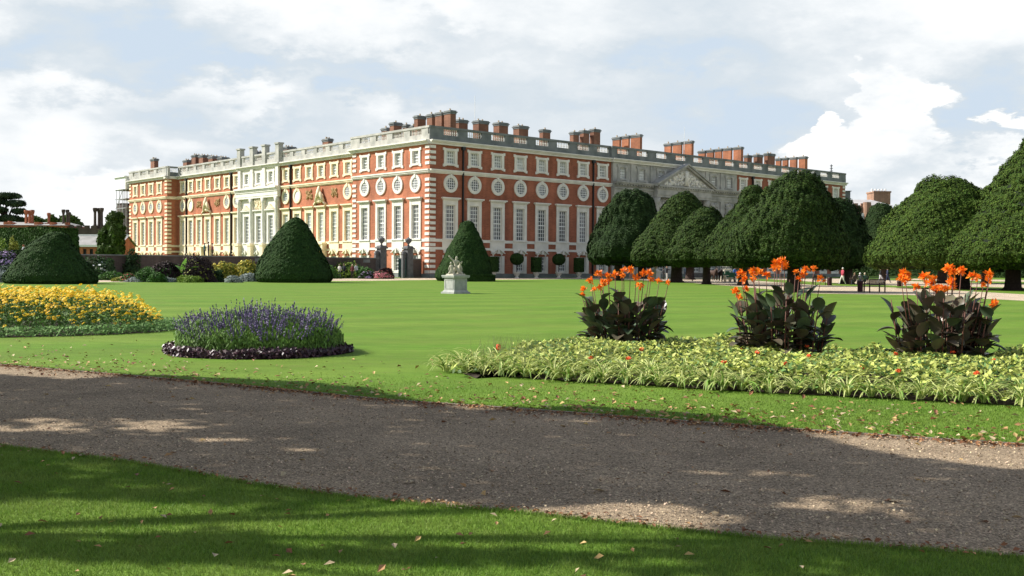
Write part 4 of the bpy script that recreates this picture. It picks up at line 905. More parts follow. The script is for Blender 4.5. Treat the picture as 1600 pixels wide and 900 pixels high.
mb = MB(); mb.box(-.45, .45, -.9, 1.4, .55, .95); mb.box(-.5, .5, -.92, -.85, .55, 1.1); mb.box(-.52, .52, 1.0, 1.45, .9, 1.35); mb.build('body', CGREEN, t)
mb = MB(); mb.box(-.56, .56, -.2, .3, 1.22, 1.34); mb.box(-.5, .5, .25, .32, 1.3, 1.5); mb.build('seat', CREAM, t)
mb = MB()
for y in (-.5, .9): mb.tube([(-.55, y, .9), (-.52, y, 1.5), (-.3, y, 1.72), (.3, y, 1.72), (.52, y, 1.5), (.55, y, .9)], .035, 6)
mb.build('hoop', CREAM, t)
for x in (-.56, .56): wheel(t, x, -.7, .36, CREAM); wheel(t, x, 1.0, .45, CREAM)
mb = MB(); mb.tube([(-.9, -1.0, .7), (-.3, -1.0, .75), (0, -.6, .6)], .04, 6); mb.build('pole', CREAM, t)
person('carriage driver in a bright blue jacket beside the green carriage', 0, 0, (.08, .18, .5), (.03, .03, .05), (.08, .06, .05), loc=D(1148.5, 430, CY_-.6), rz=.4, h=1.7)
def horse(label, px, m, rz):
    b = D(px, 430, CY_-.4); t = thing('horse', label, 'horse', (b[0], b[1], 0), rz, 'pair of carriage horses')
    V_ = [(0, .75, 1.05), (0, .35, 1.05), (0, -.2, 1.02), (0, -.6, 1.08), (0, -.85, 1.35), (0, -.98, 1.52), (0, -1.2, 1.36), (0, -1.32, 1.25)]; Rr = [(.25, .27), (.27, .3), (.27, .31), (.22, .27), (.13, .18), (.1, .12), (.08, .1), (.06, .07)]
    E = [(i, i+1) for i in range(7)]
    for sx in (-1, 1):
        n = len(V_); V_ += [(sx*.16, .78, .85), (sx*.16, .62, .62), (sx*.16, .82, .42), (sx*.16, .78, .1), (sx*.16, .72, .04)]; Rr += [(.15, .17), .1, .065, .05, .07]; E += [(0, n), (n, n+1), (n+1, n+2), (n+2, n+3), (n+3, n+4)]
        n = len(V_); V_ += [(sx*.15, -.6, .8), (sx*.15, -.6, .45), (sx*.15, -.6, .1), (sx*.15, -.65, .04)]; Rr += [.12, .07, .05, .07]; E += [(3, n), (n, n+1), (n+1, n+2), (n+2, n+3)]
    me = skin_mesh('body', V_, E, Rr, [m, WHITE], lambda c: 1 if c[2] < .22 else 0, root=1); bd = link('body', me, t)
    mb = MB(); mb.tube([(0, -.72, 1.42), (0, -.85, 1.62), (0, -1.0, 1.66)], [.04, .05, .03], 5); mb.tube([(0, 1.0, 1.15), (0, 1.12, .9), (0, 1.1, .5)], [.05, .07, .03], 6); mb.build('mane_and_tail', DARK, bd)
    mb = MB()
    for s in (-1, 1): mb.tube([(s*.06, -.98, 1.6), (s*.07, -.97, 1.74)], [.03, .008], 5)
    mb.build('ears', m, bd)
HB = mat('brown_horse', (.06, .035, .025), .6); HK = mat('black_horse', (.025, .02, .02), .6)
horse('dark brown horse facing the viewer, left of the carriage pair', 1115.5, HB, .15); horse('black horse nearer the green carriage', 1124.5, HK, .05)

# ------------------------------------------------------------------ far buildings
def W(px, Y): return D(px, 430, Y)[0]
def ZZ(py, Y, px=80): return D(px, py, Y)[2]
Yb = 185
t = thing('brick_building', 'low brick range with a long grey slate roof and row of openings at far left', 'building', (W(104, Yb), Yb, 0), 0)
xe = W(186, Yb)-W(104, Yb); ze, zr = ZZ(384, Yb), ZZ(368, Yb)
mb = MB(); fq = Fac('E', 0, 0); hs = [(x, x+.55, 1.2, ze-.5) for x in np.arange(.6, xe-1, 1.15)]; fq.wall(mb, 0, xe, 0, ze, hs); mb.face([(0, 0, 0), (0, 8, 0), (0, 8, ze), (0, 4, zr), (0, 0, ze)]); mb.face([(xe, 0, 0), (xe, 8, 0), (xe, 8, ze), (xe, 4, zr), (xe, 0, ze)]); mb.build('wall', BRICKO, t)
mb = MB(); mb.face([(.1, .35, 1.2), (xe-.1, .35, 1.2), (xe-.1, .35, ze-.4), (.1, .35, ze-.4)]); mb.build('window_row', DARK, t)
mb = MB(); P = [(-.3, -.4, ze+.1), (xe+.3, -.4, ze+.1), (xe+.3, 4, zr+.1), (-.3, 4, zr+.1)]; mb.face(P); mb.face([(-.3, 8.4, ze+.1), (xe+.3, 8.4, ze+.1), (xe+.3, 4, zr+.1), (-.3, 4, zr+.1)]); mb.build('roof', SLATE, t)
mb = MB(); mb.box(-.3, xe+.3, -.55, -.3, ze-.15, ze+.2); mb.box(-.3, xe+.3, 3.9, 4.1, zr+.05, zr+.35); mb.build('gutter', WHITE, t)
Yt = 215; t = thing('tudor_range', 'old dark brick range with battlements and tall ornamental chimneys at far left', 'building', (0, Yt, 0), 0)
mb = MB(); x0, x1, x2 = W(-80, Yt), W(104, Yt), W(160, Yt)
mb.box(x0, x1, 0, 12, 0, ZZ(352, Yt)); mb.build('wall', BRICK, t)
mb = MB(); mb.box(x1, x2, 1, 12, 0, ZZ(356, Yt)); x = x1
while x < x2-.6: mb.box(x, x+.9, .98, 1.6, ZZ(356, Yt), ZZ(351.5, Yt)); x += 1.6
mb.build('battlement', BRICKD, t)
mb = MB()
for a, b_ in ((0, 20), (48, 64), (72, 86), (96, 106)): mb.box(W(a, Yt), W(b_, Yt), -.2, 3, 0, ZZ(347+2*(a % 3), Yt), .6, .5)
mb.build('gable', BRICKO, t)
mb = MB(); mb.hexa([(x0, -.3, ZZ(352, Yt)), (x1, -.3, ZZ(352, Yt)), (x1, 12, ZZ(352, Yt)), (x0, 12, ZZ(352, Yt)), (x0, 5, ZZ(346, Yt)), (x1-2, 5, ZZ(346, Yt)), (x1-2, 7, ZZ(346, Yt)), (x0, 7, ZZ(346, Yt))]); mb.build('roof', SLATE, t)
def tchim(pxs, ytop, ybase, w, m=BRICK):
    zb, zt = ZZ(ybase, Yt), ZZ(ytop, Yt); mb = MB(); xs = [W(p, Yt) for p in pxs]
    mb.box(min(xs)-w, max(xs)+w, 2, 4, 3, zb)
    for i, x in enumerate(xs): mb.lathe([(w*.85, zb), (w*.62, zb+.5), (w*.6, zt-1.0), (w*.8, zt-.7), (w*1.0, zt-.4), (w*1.0, zt-.1), (w*.8, zt)], (x, 3+(i % 2)*.6, 0), 8)
    mb.build('chimney', m, t)
tchim((30.5, 34), 327.5, 350, .45, BRICKO); tchim((40.5,), 327, 350, .45); tchim((66.5,), 331.5, 348, .4, BRICK); tchim((89.5, 94), 326, 350, .4, BRICKD); tchim((98.5,), 330, 350, .35, BRICKD); tchim((139.5, 144, 150), 323, 352, .48, BRICKD); tchim((5,), 345, 352, .5); tchim((13,), 348, 352, .5)
# wing beyond the far end of the palace
Yw = 245; TANB = brickmat('tan_brick', (.30, .17, .11), .2)
t = thing('brick_house', 'far brick house with pale hipped roof and big square chimney right of the palace', 'house', (0, Yw, 0), 0)
a, b_ = W(1322, Yw), W(1392, Yw); Zw = lambda y: ZZ(y, Yw, 1355)
mb = MB(); mb.box(a, b_, 0, 16, 0, Zw(321)); mb.build('wall', TANB, t)
mb = MB(); mb.hexa([(a-.3, -.3, Zw(321)), (b_+.3, -.3, Zw(321)), (b_+.3, 16, Zw(321)), (a-.3, 16, Zw(321)), (a+2, 7, Zw(309)), (W(1375, Yw), 7, Zw(309)), (W(1375, Yw), 9, Zw(309)), (a+2, 9, Zw(309))]); mb.build('roof', mat('pale_lead', (.42, .40, .38), .6, .5, .2), t)
mb = MB(); c0, c1 = W(1366, Yw+8), W(1392, Yw+8); mb.box(c0, c1, 9, 14, Zw(330), Zw(295.5)); mb.box(c0-.15, c1+.15, 8.85, 14.15, Zw(296.5), Zw(294)); mb.mi = 1
for i in range(5): mb.lathe([(.3, 0), (.22, .7)], (c0+(c1-c0)*(i+.5)/5, 11.5, Zw(294)), 8)
mb.build('chimney', [TANB, WHITE], t)
mb = MB(); d0, d1 = W(1332.5, Yw-4), W(1362, Yw-4); mb.box(d0, d1, -4.5, 0, 0, Zw(324)); x = d0
while x < d1-.5: mb.box(x, x+.8, -4.5, -4.0, Zw(324), Zw(319.5)); x += 1.5
mb.lathe([(.9, 0), (.9, Zw(318))], (W(1354, Yw-5), -4.6, 0), 10); mb.build('porch_tower', TANB, t)
mb = MB(); mb.box(W(1335, Yw-5), W(1353, Yw-5), -5.0, -4.5, Zw(356), Zw(334.5)); wp = mb.build('bay_window', WHITE, t)
mb = MB()
for i in range(3):
    q0 = W(1336+i*5.8, Yw-5); mb.box(q0, q0+.7, -5.06, -5.0, Zw(352), Zw(339))
mb.build('pane', BLIND, wp)
t = thing('service_block', 'dark slate hung roof block tucked behind the far end of the palace', 'building', (0, 226, 0), 0)
mb = MB(); mb.box(W(1314, 226), W(1327, 226), 0, 8, 0, ZZ(299, 226, 1320)); mb.box(W(1314, 226)-.2, W(1327, 226)+.2, -.2, 8.2, ZZ(299, 226, 1320), ZZ(298, 226, 1320)); mb.build('wall', STONED, t)
# scaffold
t = thing('scaffold_tower', 'galvanised scaffold tower with white sheeted top at the far end of the south front', 'scaffold', loc2w(1.0, 99.3), HD)
mb = MB(); ST_ = mat('galvanised_steel', (.5, .52, .52), .4, metal=.4); H_ = 16.5
for x in (-1.4, .2, 1.8):
    for y in (.2, 1.9, 3.6, 5.2): mb.tube([(x, y, 0), (x, y, H_)], .06, 5)
for k in range(9):
    z = 1.6+k*1.85
    for x in (-1.4, 1.8): mb.tube([(x, .0, z), (x, 5.4, z)], .06, 5)
    for y in (.2, 5.2): mb.tube([(-1.6, y, z), (2, y, z)], .06, 5)
    if k % 2 == 0: mb.tube([(-1.4, 5.2, z), (-1.4, 1.9, min(H_, z+3.7))], .06, 5)
mb.build('pole_frame', ST_, t)
mb = MB()
for k in range(9): z = 1.66+k*1.85; mb.box(-1.3, 1.7, .2, 5.2, z, z+.06)
mb.build('deck', mat('scaffold_board', (.22, .19, .14), .9, 2, .3), t)
mb = MB(); mb.box(-1.6, 2.0, 0, 5.5, H_, H_+2.4); mb.box(-1.9, 2.3, -.2, 5.8, H_+2.4, H_+2.6); mb.build('sheeting', WHITE, t)
p_ = D(194, 430, 236); t = thing('brick_tower', 'dark brick stair tower seen through the scaffold', 'tower', (p_[0], p_[1], 0), HD); mb = MB(); mb.box(-1.0, 2.2, -1.5, 1.5, 0, ZZ(319, 236, 194)); mb.box(-1.15, 2.35, -1.65, 1.65, ZZ(319, 236, 194), ZZ(318, 236, 194)); mb.build('wall', BRICKD, t)

# ------------------------------------------------------------------ free growing trees
TRL = mat('broadleaf_foliage', (.06, .10, .02), .7, .6, .3, isl=.4, trans=.2, spec=.15); TRD = mat('cedar_foliage', (.025, .05, .018), .8, .6, .3, isl=.4)
def blobtree(name, label, px, Y, blobs, n, size, m, trunk_h, r, group=None, pathpts=None):
    b = D(px, 430, Y); base = np.array([b[0], Y, 0]); t = thing(name, label, 'tree', base, 0, group); vol = np.array([bx_[2]*bx_[3] for bx_ in blobs]); P = []; N = []
    for (x, y, rx, rz) in blobs:
        k = int(n*rx*rz/vol.sum()); c = D(x, y, Y)-base; s = Y/F; d = rdir(k); q = RS.uniform(.55, 1.0, k)[:, None]
        P.append(c+np.array([0, RS.uniform(-.8, .8), 0])*rx*s+d*np.array([rx*s, max(rx, rz)*s, rz*s])*q*(1+wob(d*3, 1.5, int(x)+500, .2))[:, None]); N.append(d)
    leaves('crown', np.concatenate(P), np.concatenate(N), size, m, t, .8)
    mb = MB(); mb.tube([(0, 0, 0), (0, 0, trunk_h)], [r, r*.6], 8)
    for (x, y, rx, rz) in blobs:
        c = D(x, y, Y)-base; mb.tube([(0, 0, min(trunk_h*.7, c[2]*.7)), (c[0]*.5, 0, c[2]*.85), tuple(c)], [r*.45, r*.3, r*.1], 5)
    mb.build('trunk', BARK, t, True); return t
blobtree('cedar_tree', 'dark cedar with flat layered branches at the left edge', 9, 235, [(10, 306, 20, 4), (-2, 314, 14, 4), (22, 318, 16, 4), (0, 328, 16, 4.5), (30, 330, 10, 3.5), (16, 341, 14, 4), (-10, 345, 14, 8), (33, 344, 10, 3)], 9000, .5, TRD, 13, .7)
blobtree('ivy_covered_tree', 'bushy green tree beside the scaffold tower', 172, 172, [(180, 345, 12, 14), (170, 358, 12, 14), (163, 374, 9, 16), (176, 378, 14, 18), (186, 365, 9, 20), (184, 388, 10, 14), (170, 392, 14, 12)], 11000, .32, TRL, 6, .3)
gf = 'trees behind the old chimneys'
for px, y, rx, rz, lb in ((58, 348, 12, 10, 'round green tree between the first and second old chimneys'), (82, 347, 10, 10, 'green tree between the second and third old chimneys'), (107, 347, 15, 12, 'dark green tree right of the clustered chimneys'), (122, 356, 14, 8, 'small low tree behind the battlements')):
    blobtree('background_tree', lb, px, 270, [(px, y, rx, rz), (px-rx*.5, y+3, rx*.6, rz*.8), (px+rx*.5, y+4, rx*.6, rz*.8)], 3500, .45, TRL, 9, .4, gf)
# far wood closing the horizon
P = []; 
for i in range(36):
    x = -420+i*26+RS.uniform(-8, 8); y = RS.uniform(330, 390); h = RS.uniform(7, 10) if x < 0 or x > 90 else 6; k = 700; d = rdir(k); d[:, 2] = np.abs(d[:, 2]); P.append(np.array([x, y, 0])+d*np.array([17, 10, h])*RS.uniform(.8, 1.05, k)[:, None])
P = np.concatenate(P); o = leaves('distant_wood', P, unit(P-np.array([0, 340, 0])*0+.001)*0+np.array([0, -1, .5]), 1.1, TRD, None, 1.2); tag(o, 'distant low belt of dark woodland along the horizon', 'woodland', kind='stuff')
mb = MB(); mb.box(-440, 520, 375, 380, 0, 6); mb.build('undergrowth', CORE, o)

# ------------------------------------------------------------------ near flower beds
def inpoly(P, poly):
    poly = np.array(poly); x, y = P[:, 0], P[:, 1]; c = np.zeros(len(P), bool); j = len(poly)-1
    for i in range(len(poly)):
        xi, yi, xj, yj = *poly[i][:2], *poly[j][:2]
        m_ = ((yi > y) != (yj > y)) & (x < (xj-xi)*(y-yi)/(yj-yi+1e-12)+xi); c ^= m_; j = i
    return c
# --- yellow coneflower bed
YC = np.array([-15., 26.5])
def ell(c, rx, ry, k=48, z=0): return [(c[0]+rx*math.cos(2*math.pi*i/k), c[1]+ry*math.sin(2*math.pi*i/k)) for i in range(k)]
sheet('flower_bed_soil', ell(YC, 6.6, 3.8), .006, SOIL)
def inell(c, rx, ry, n, r0=0.):
    a = RS.uniform(0, 6.2832, n); r = np.sqrt(RS.uniform(r0*r0, 1, n)); return np.stack([c[0]+rx*r*np.cos(a), c[1]+ry*r*np.sin(a)], 1), r
dust = mat('dusty_green_leaf', (.17, .30, .09), .8, 3, .2, isl=.35, trans=.2)
n = 16000; P, r = inell(YC, 6.75, 3.95, n, .84); k = P[:, 1] < 28.5; P = P[k]; z = RS.uniform(.02, .22, len(P))
tag(leaves('low_edging_plants', np.c_[P, z], np.tile([0, -.4, 1.], (len(P), 1)), .045, dust, None, .9, .4), 'low grey green edging plants around the yellow flower bed', 'ground cover', kind='stuff')
rl = mat('coneflower_leaf', (.07, .14, .03), .7, 3, .25, isl=.4, trans=.25)
n = 26000; P, r = inell(YC, 6.15, 3.5, n); top = (.84+wob(np.c_[P, P[:, :1]*0], 1.6, 4, .12))*np.clip((1.05-r)*7, .5, 1)
z = RS.uniform(.05, 1, n)**.8*top*.9
fol = leaves('coneflowers', np.c_[P, z], rdir(n)+np.array([0, -.3, .6]), .05, rl, None, .8, .38); tag(fol, 'mass of yellow coneflowers in the bed at left', 'flowers', kind='stuff')
n = 4300; P, r = inell(YC, 6.2, 3.5, n); top = (.90+wob(np.c_[P, P[:, :1]*0], 1.6, 4, .12))*np.clip((1.05-r)*7, .6, 1); z = top+RS.uniform(-.2, .08, n)-(RS.uniform(0, 1, n) < .35)*RS.uniform(0, .4, n)
Q = []
for i in range(n):
    c = np.array([P[i, 0], P[i, 1], z[i]]); N_ = unit(np.array([RS.normal()*.35, -.35+RS.normal()*.35, 1.])); A = unit(np.cross(N_, [0, 1, .1])); B = np.cross(N_, A); ph = RS.uniform(0, 6.28); R_ = RS.uniform(.045, .065)
    for k in range(7):
        t_ = ph+k*2*math.pi/7; d = math.cos(t_)*A+math.sin(t_)*B; e = -math.sin(t_)*A+math.cos(t_)*B
        Q.append([c+d*.012, c+d*R_*.6+e*.02, c+d*R_-N_*.016, c+d*R_*.6-e*.02])
Q = np.array(Q); lp = link('blossoms', npmesh('coneflower_blossoms', Q, mat('golden_petal', (.88, .66, .02), .6, 1.3, c2=(.86, .50, .012), isl=.16, trans=.25)), fol)
C_ = np.c_[P, z+.008]; lc = leaves('flower_centres', C_, np.tile([0, -.3, 1.], (n, 1)), .008, mat('brown_cone', (.10, .045, .015), .9), fol, .2, 1.)
# --- blue salvia bed
SCc = np.array([-4.75, 20.1])
sheet('flower_bed_soil', ell(SCc, 1.72, 1.7), .006, SOIL)
hp = mat('dark_purple_leaf', (.05, .018, .026), .45, 3, .3, isl=.5, spec=.4)
n = 9000; P, r = inell(SCc, 1.76, 1.73, n, .78); q_ = wob(np.c_[P, r*0], 4, 61, .5); P = SCc+(P-SCc)*(1+.05*q_)[:, None]; z = RS.uniform(.01, .15, n)*(1+.5*q_)
tag(leaves('dark_edging_plants', np.c_[P, z], np.c_[(P-SCc)*.5, np.full(n, .8)], .034, hp, None, .9, .65), 'ring of dark purple leaved edging plants around the blue flower bed', 'ground cover', kind='stuff')
sf = mat('salvia_leaf', (.12, .22, .04), .6, 3, .2, isl=.4, trans=.25)
n = 26000; P, r = inell(SCc, 1.56, 1.54, n); r = r; top = .66*(1-.5*r**5)+wob(np.c_[P, P[:, :1]*0], 3, 9, .07)+wob(np.c_[P, P[:, :1]*0], 9, 19, .04)
z = RS.uniform(0, 1, n)**.7*top; al = np.c_[RS.normal(size=(n, 2))*.5, np.ones(n)]
sal = leaves('salvias', np.c_[P, z], np.c_[(P-SCc)+RS.normal(size=(n, 2))*.5, RS.uniform(-.1, .6, n)], .042, sf, None, .5, .3, along=al); tag(sal, 'round bed of blue violet salvias with fresh green leaves', 'flowers', kind='stuff')
n = 740; P, r = inell(SCc, 1.5, 1.48, n); k = wob(np.c_[P, r*0], 3.2, 71, .6)+RS.uniform(-.6, .6, n) > -.25; P, r = P[k], r[k]; n = len(P); Qc = []; Na = []; 
for i in range(n):
    h0 = .60*(1-.42*r[i]**5)+RS.normal()*.03; Lh = RS.uniform(.12, .34)+(.12 if r[i] < .5 and RS.rand() < .3 else 0); tilt = np.array([RS.normal()*.035, RS.normal()*.035])+(P[i]-SCc)*.07
    for k in range(26):
        u_ = k/26; a = RS.uniform(0, 6.28); rad = .017*(1-u_*.75); Qc.append([P[i, 0]+tilt[0]*u_+rad*math.cos(a), P[i, 1]+tilt[1]*u_+rad*math.sin(a), h0-.04+Lh*u_]); Na.append([math.cos(a), math.sin(a), .3])
leaves('flower_spikes', np.array(Qc), np.array(Na), .0135, mat('violet_flower', (.11, .075, .20), .7, 2, c2=(.19, .16, .24), isl=.3), sal, .5, .8)
# --- large variegated bed
front = [G(*p)[:2] for p in [(692, 583), (740, 587), (850, 595), (1000, 604), (1200, 616), (1400, 626), (1600, 637)]]+[np.array([7.4, 12.1]), np.array([9.5, 11.3])]
back = [G(*p, .3)[:2] for p in [(1600, 543), (1500, 541), (1400, 538), (1250, 531), (1100, 523), (1000, 521), (870, 521), (780, 532), (715, 560)]]
front = [np.array(p) for p in front]; back = [np.array([13.5, 13.8]), np.array([12, 16.5])]+[np.array(p) for p in back]
bedpoly = smooth_line(front, 4)+smooth_line(back, 4); cb = np.mean(bedpoly, 0); sheet('flower_bed_soil', [cb+(np.array(q)-cb)*.95 for q in bedpoly], .006, SOIL)
BP = np.array(bedpoly)
def inbed(n, zone=None):
    out = []
    while sum(len(o) for o in out) < n:
        P = RS.uniform([-2, 11], [9.5, 22], (n*3, 2)); out.append(P[inpoly(P, BP)])
    return np.concatenate(out)[:n]
def edged(P):
    d = np.full(len(P), 9.)
    for i in range(len(BP)-1):
        a, b = BP[i], BP[i+1]; ab = b-a; t_ = np.clip(((P-a)@ab)/(ab@ab+1e-9), 0, 1); d = np.minimum(d, np.linalg.norm(P-(a+t_[:, None]*ab), axis=1))
    return d
vl = mat('variegated_leaf', (.34, .42, .05), .6, 9., c2=(.52, .54, .17), isl=.3, trans=.2); vd = mat('bed_green_leaf', (.09, .17, .035), .6, 3, .2, isl=.35, trans=.2)
n = 42000; P = inbed(n); d = edged(P); hb = .30*np.clip(d*2.2, .45, 1)+wob(np.c_[P, P[:, :1]*0], 2.2, 21, .05)+wob(np.c_[P, P[:, :1]*0], 9, 22, .06)
z = hb*RS.uniform(.35, 1, n)**.45; mi = (RS.uniform(0, 1, n) < .28).astype(int)
k = (d > .55) | (RS.uniform(0, 1, n) < .22); P, z, mi = P[k], z[k], mi[k]; n = len(P)
gc = leaves('variegated_foliage', np.c_[P, z], np.tile([0, -.25, 1.], (n, 1)), .046, [vl, vd], None, .8, .5, midx=mi); tag(gc, 'carpet of variegated lime and cream foliage in the large bed at right', 'ground cover', kind='stuff')
n = 34; P = inbed(n); hb = .31; Qc = []; Na = []
for i in range(n):
    if P[i, 1] > 18: continue
    for k in range(16): v_ = rdir(1)[0]; Qc.append([P[i, 0]+v_[0]*.035, P[i, 1]+v_[1]*.035, hb+.03+v_[2]*.02]); Na.append(v_)
leaves('red_blossoms', np.array(Qc), np.array(Na), .019, mat('vermilion_petal', (.70, .09, .02), .6, isl=.2), gc, .5, .9)
# upright pale shoots at the left end
n = 420; a = RS.uniform(0, 1, n); P0 = np.stack([-1.0+a*2.6, 16.35-a*1.0+RS.uniform(0, 2.2, n)], 1); ok = inpoly(P0, BP); P0 = P0[ok]; n = len(P0)
Hh = RS.uniform(.28, .55, n); tl = RS.normal(size=(n, 2))*.06; w_ = .005; q0 = np.c_[P0-[w_, 0], np.zeros(n)+.1]; q1 = np.c_[P0+[w_, 0], np.zeros(n)+.1]; q2 = np.c_[P0+tl+[.001, 0], Hh]; q3 = np.c_[P0+tl-[.001, 0], Hh]
link('pale_shoots', npmesh('pale_shoots', np.stack([q0, q1, q2, q3], 1), mat('pale_shoot', (.42, .46, .2), .7, isl=.2)), gc)
# spider plants in the front rows, each a plant of its own
cr_ = mat('cream_blade_edge', (.56, .60, .22), .5, isl=.15, trans=.25); gr_ = mat('green_blade', (.16, .29, .04), .5, isl=.2, trans=.2)
def spider():
    mb = MB()
    for i in range(40):
        a = RS.uniform(0, 6.28); el = RS.uniform(.8, 1.5); L_ = RS.uniform(.32, .56); w = RS.uniform(.009, .016); p = np.array([math.cos(a), math.sin(a), 0])*RS.uniform(0, .05); h = np.array([math.cos(a), math.sin(a), 0]); sd = np.array([-h[1], h[0], 0]); rows = []; dr = RS.uniform(1.6, 2.9)
        for k in range(7):
            t_ = k/6; ww = w*(1-t_**3)+.001; rows.append((p-sd*ww, p.copy()-np.array([0, 0, ww*.5]), p+sd*ww)); p = p+L_/6*(h*math.cos(el)+np.array([0, 0, math.sin(el)])); el -= dr/6
            p[2] = max(p[2], .012)
        n0 = len(mb.v)
        for r_ in rows: mb.v += [tuple(q) for q in r_]
        for k in range(6):
            for j in (0, 1): a_ = n0+k*3+j; mb.f.append((a_, a_+1, a_+4, a_+3)); mb.m.append(j if i % 3 else 0)
    return mb.mesh('spider_plant', [cr_, gr_])
SPM = [spider() for _ in range(5)]
Lfront = np.array(smooth_line(front, 10)); dd = np.r_[0, np.cumsum(np.linalg.norm(np.diff(Lfront, axis=0), axis=1))]
for row, (off, sp_) in enumerate(((.16, .29), (.46, .36), (.8, .5))):
    s_ = .02+row*.08
    while s_ < dd[-1]-2.2:
        x = np.interp(s_, dd, Lfront[:, 0]); y = np.interp(s_, dd, Lfront[:, 1]); j = RS.normal(size=2)*.04
        o = link('spider_plant', SPM[RS.randint(5)], None, (x+j[0]+off*.35, y+off*.95+j[1], .02+row*.03), RS.uniform(0, 6.28)); q = RS.uniform(.8, 1.15); o.scale = (q, q, q*RS.uniform(.9, 1.15))
        tag(o, 'arching cream and green striped spider plant in the front edge of the large bed', 'plant', 'spider plants along the front of the large bed'); s_ += sp_*RS.uniform(.8, 1.2)
# --- cannas
cl1 = mat('bronze_canna_leaf', (.12, .085, .06), .34, 4, c2=(.08, .09, .055), isl=.35, spec=.22); cl2 = mat('green_canna_leaf', (.08, .115, .06), .35, 4, .25, isl=.35, spec=.22); cst_ = mat('canna_stem', (.14, .06, .04), .6)
or1 = mat('orange_petal', (.88, .17, .012), .5, 12, c2=(.90, .29, .02), isl=.2, trans=.3)
def canna(label, px, Y, seed, W_, foliage_h, heads):
    rs = np.random.RandomState(seed); b = D(px, 430, Y); base = np.array([b[0], Y, 0.]); t = thing('canna_clump', label, 'canna', base, 0, 'bronze leaved canna clumps')
    mb = MB(); ms = MB()
    for i in range(52):
        a = rs.uniform(0, 6.28); r = rs.uniform(0, 1)**.55*W_*.5; x, y = r*math.cos(a), r*math.sin(a)*.8; H_ = foliage_h*rs.uniform(.6, 1.1)*(1-.5*(r/W_)); lx, ly = x*.25, y*.25
        ms.tube([(x, y, 0), (x+lx*.5, y+ly*.5, H_*.6), (x+lx, y+ly, H_)], [.016, .013, .008], 5)
        for k in range(5):
            f = .2+.8*(k+rs.uniform(0, .6))/5; az = a+rs.normal()*1.0 if r > .15 else rs.uniform(0, 6.28); el = rs.uniform(0, 1.1) if f < .7 else rs.uniform(.6, 1.4)
            mb.mi = 0 if rs.rand() < .58 else 1
            paddle(mb, (x+lx*f, y+ly*f, H_*f*.95), (math.cos(az)*math.cos(el), math.sin(az)*math.cos(el), math.sin(el)), rs.uniform(.24, .38), rs.uniform(.095, .14), rs.uniform(.2, 1.0), 7, .3)
    mb.build('foliage', [cl1, cl2], t, True); ms.build('stalks', cst_, t, True)
    for hx, hy, hs in heads:          # flower heads at photo pixels, spread in depth
        yo = rs.uniform(-.35, .35); P = D(hx, hy, Y+yo)-base; ms = MB(); x0, y0 = P[0]*.72, yo*.7
        ms.tube([(x0, y0, foliage_h*.3), (P[0]*.9, yo*.9, P[2]*.7), (P[0], yo, P[2]-.03)], [.011, .008, .006], 5); st = ms.build('flower_stem', cst_, t, True)
        k = int(26*hs); d = unit(rs.normal(size=(k, 3))+np.array([0, 0, .35])); R_ = .052*hs; C = P+d*R_*rs.uniform(.5, 1.1, (k, 1))*np.array([1.1, 1.1, 1.0])
        N_ = unit(np.cross(d, rs.normal(size=(k, 3)))); A = unit(d+.5*rs.normal(size=(k, 3))); A = unit(A-N_*(A*N_).sum(1, keepdims=True)); B = np.cross(N_, A); s1 = (rs.uniform(.03, .05, k)*hs**.5)[:, None]
        # petals bent in the middle
        v0 = C-A*s1; v1 = C-B*s1*.5+N_*s1*.15; v2 = C+A*s1+N_*s1*.35; v3 = C+B*s1*.5+N_*s1*.15
        link('flower_head', npmesh('canna_flower', np.stack([v0, v1, v2, v3], 1), or1), st)
    return t
canna('bronze leaved canna clump with orange flowers, leftmost of three, before the rounded yews', 976, 19.9, 5, 1.3, 1.3, [(912, 452, 1.0), (910, 461, .9), (923, 438, 1.1), (936, 428, 1.1), (942, 442, 1.2), (950, 432, 1.1), (938, 450, .9), (951, 440, 1.0), (961, 429, 1.0), (972, 431, .8), (975, 423, 1.1), (985, 421, 1.1), (994, 433, 1.1), (999, 446, 1.2), (1006, 428, 1.1), (1014, 427, 1.2), (1017, 435, 1.), (1030, 439, .9), (1044, 442, .8), (928, 452, .8)])
canna('bronze leaved canna clump with the tallest orange flowers, middle of three', 1220, 18.2, 6, 1.4, 1.4, [(1150, 455, 1.1), (1154, 464, 1.0), (1165, 452, 1.), (1158, 428, 1.3), (1162, 436, 1.1), (1177, 425, 1.3), (1185, 426, 1.1), (1177, 436, .9), (1197, 430, 1.1), (1214, 411, 1.3), (1222, 408, 1.2), (1226, 415, 1.2), (1210, 418, 1.1), (1219, 419, 1.), (1243, 424, .7), (1254, 430, 1.1), (1259, 422, 1.1), (1272, 419, .8), (1282, 436, 1.1), (1248, 436, .8)])
canna('bronze leaved canna clump with orange flowers, rightmost of three', 1470, 17.3, 8, 1.35, 1.35, [(1414, 428, 1.4), (1415, 438, 1.3), (1408, 434, 1.), (1432, 449, 1.1), (1445, 432, 1.3), (1452, 443, 1.2), (1462, 452, 1.3), (1474, 452, 1.1), (1459, 436, 1.), (1482, 420, 1.2), (1490, 426, 1.3), (1502, 424, 1.2), (1488, 440, 1.2), (1488, 448, 1.1), (1519, 432, 1.3), (1528, 434, .8), (1546, 428, 1.1), (1546, 436, 1.1), (1553, 475, 1.2), (1536, 446, .8)])

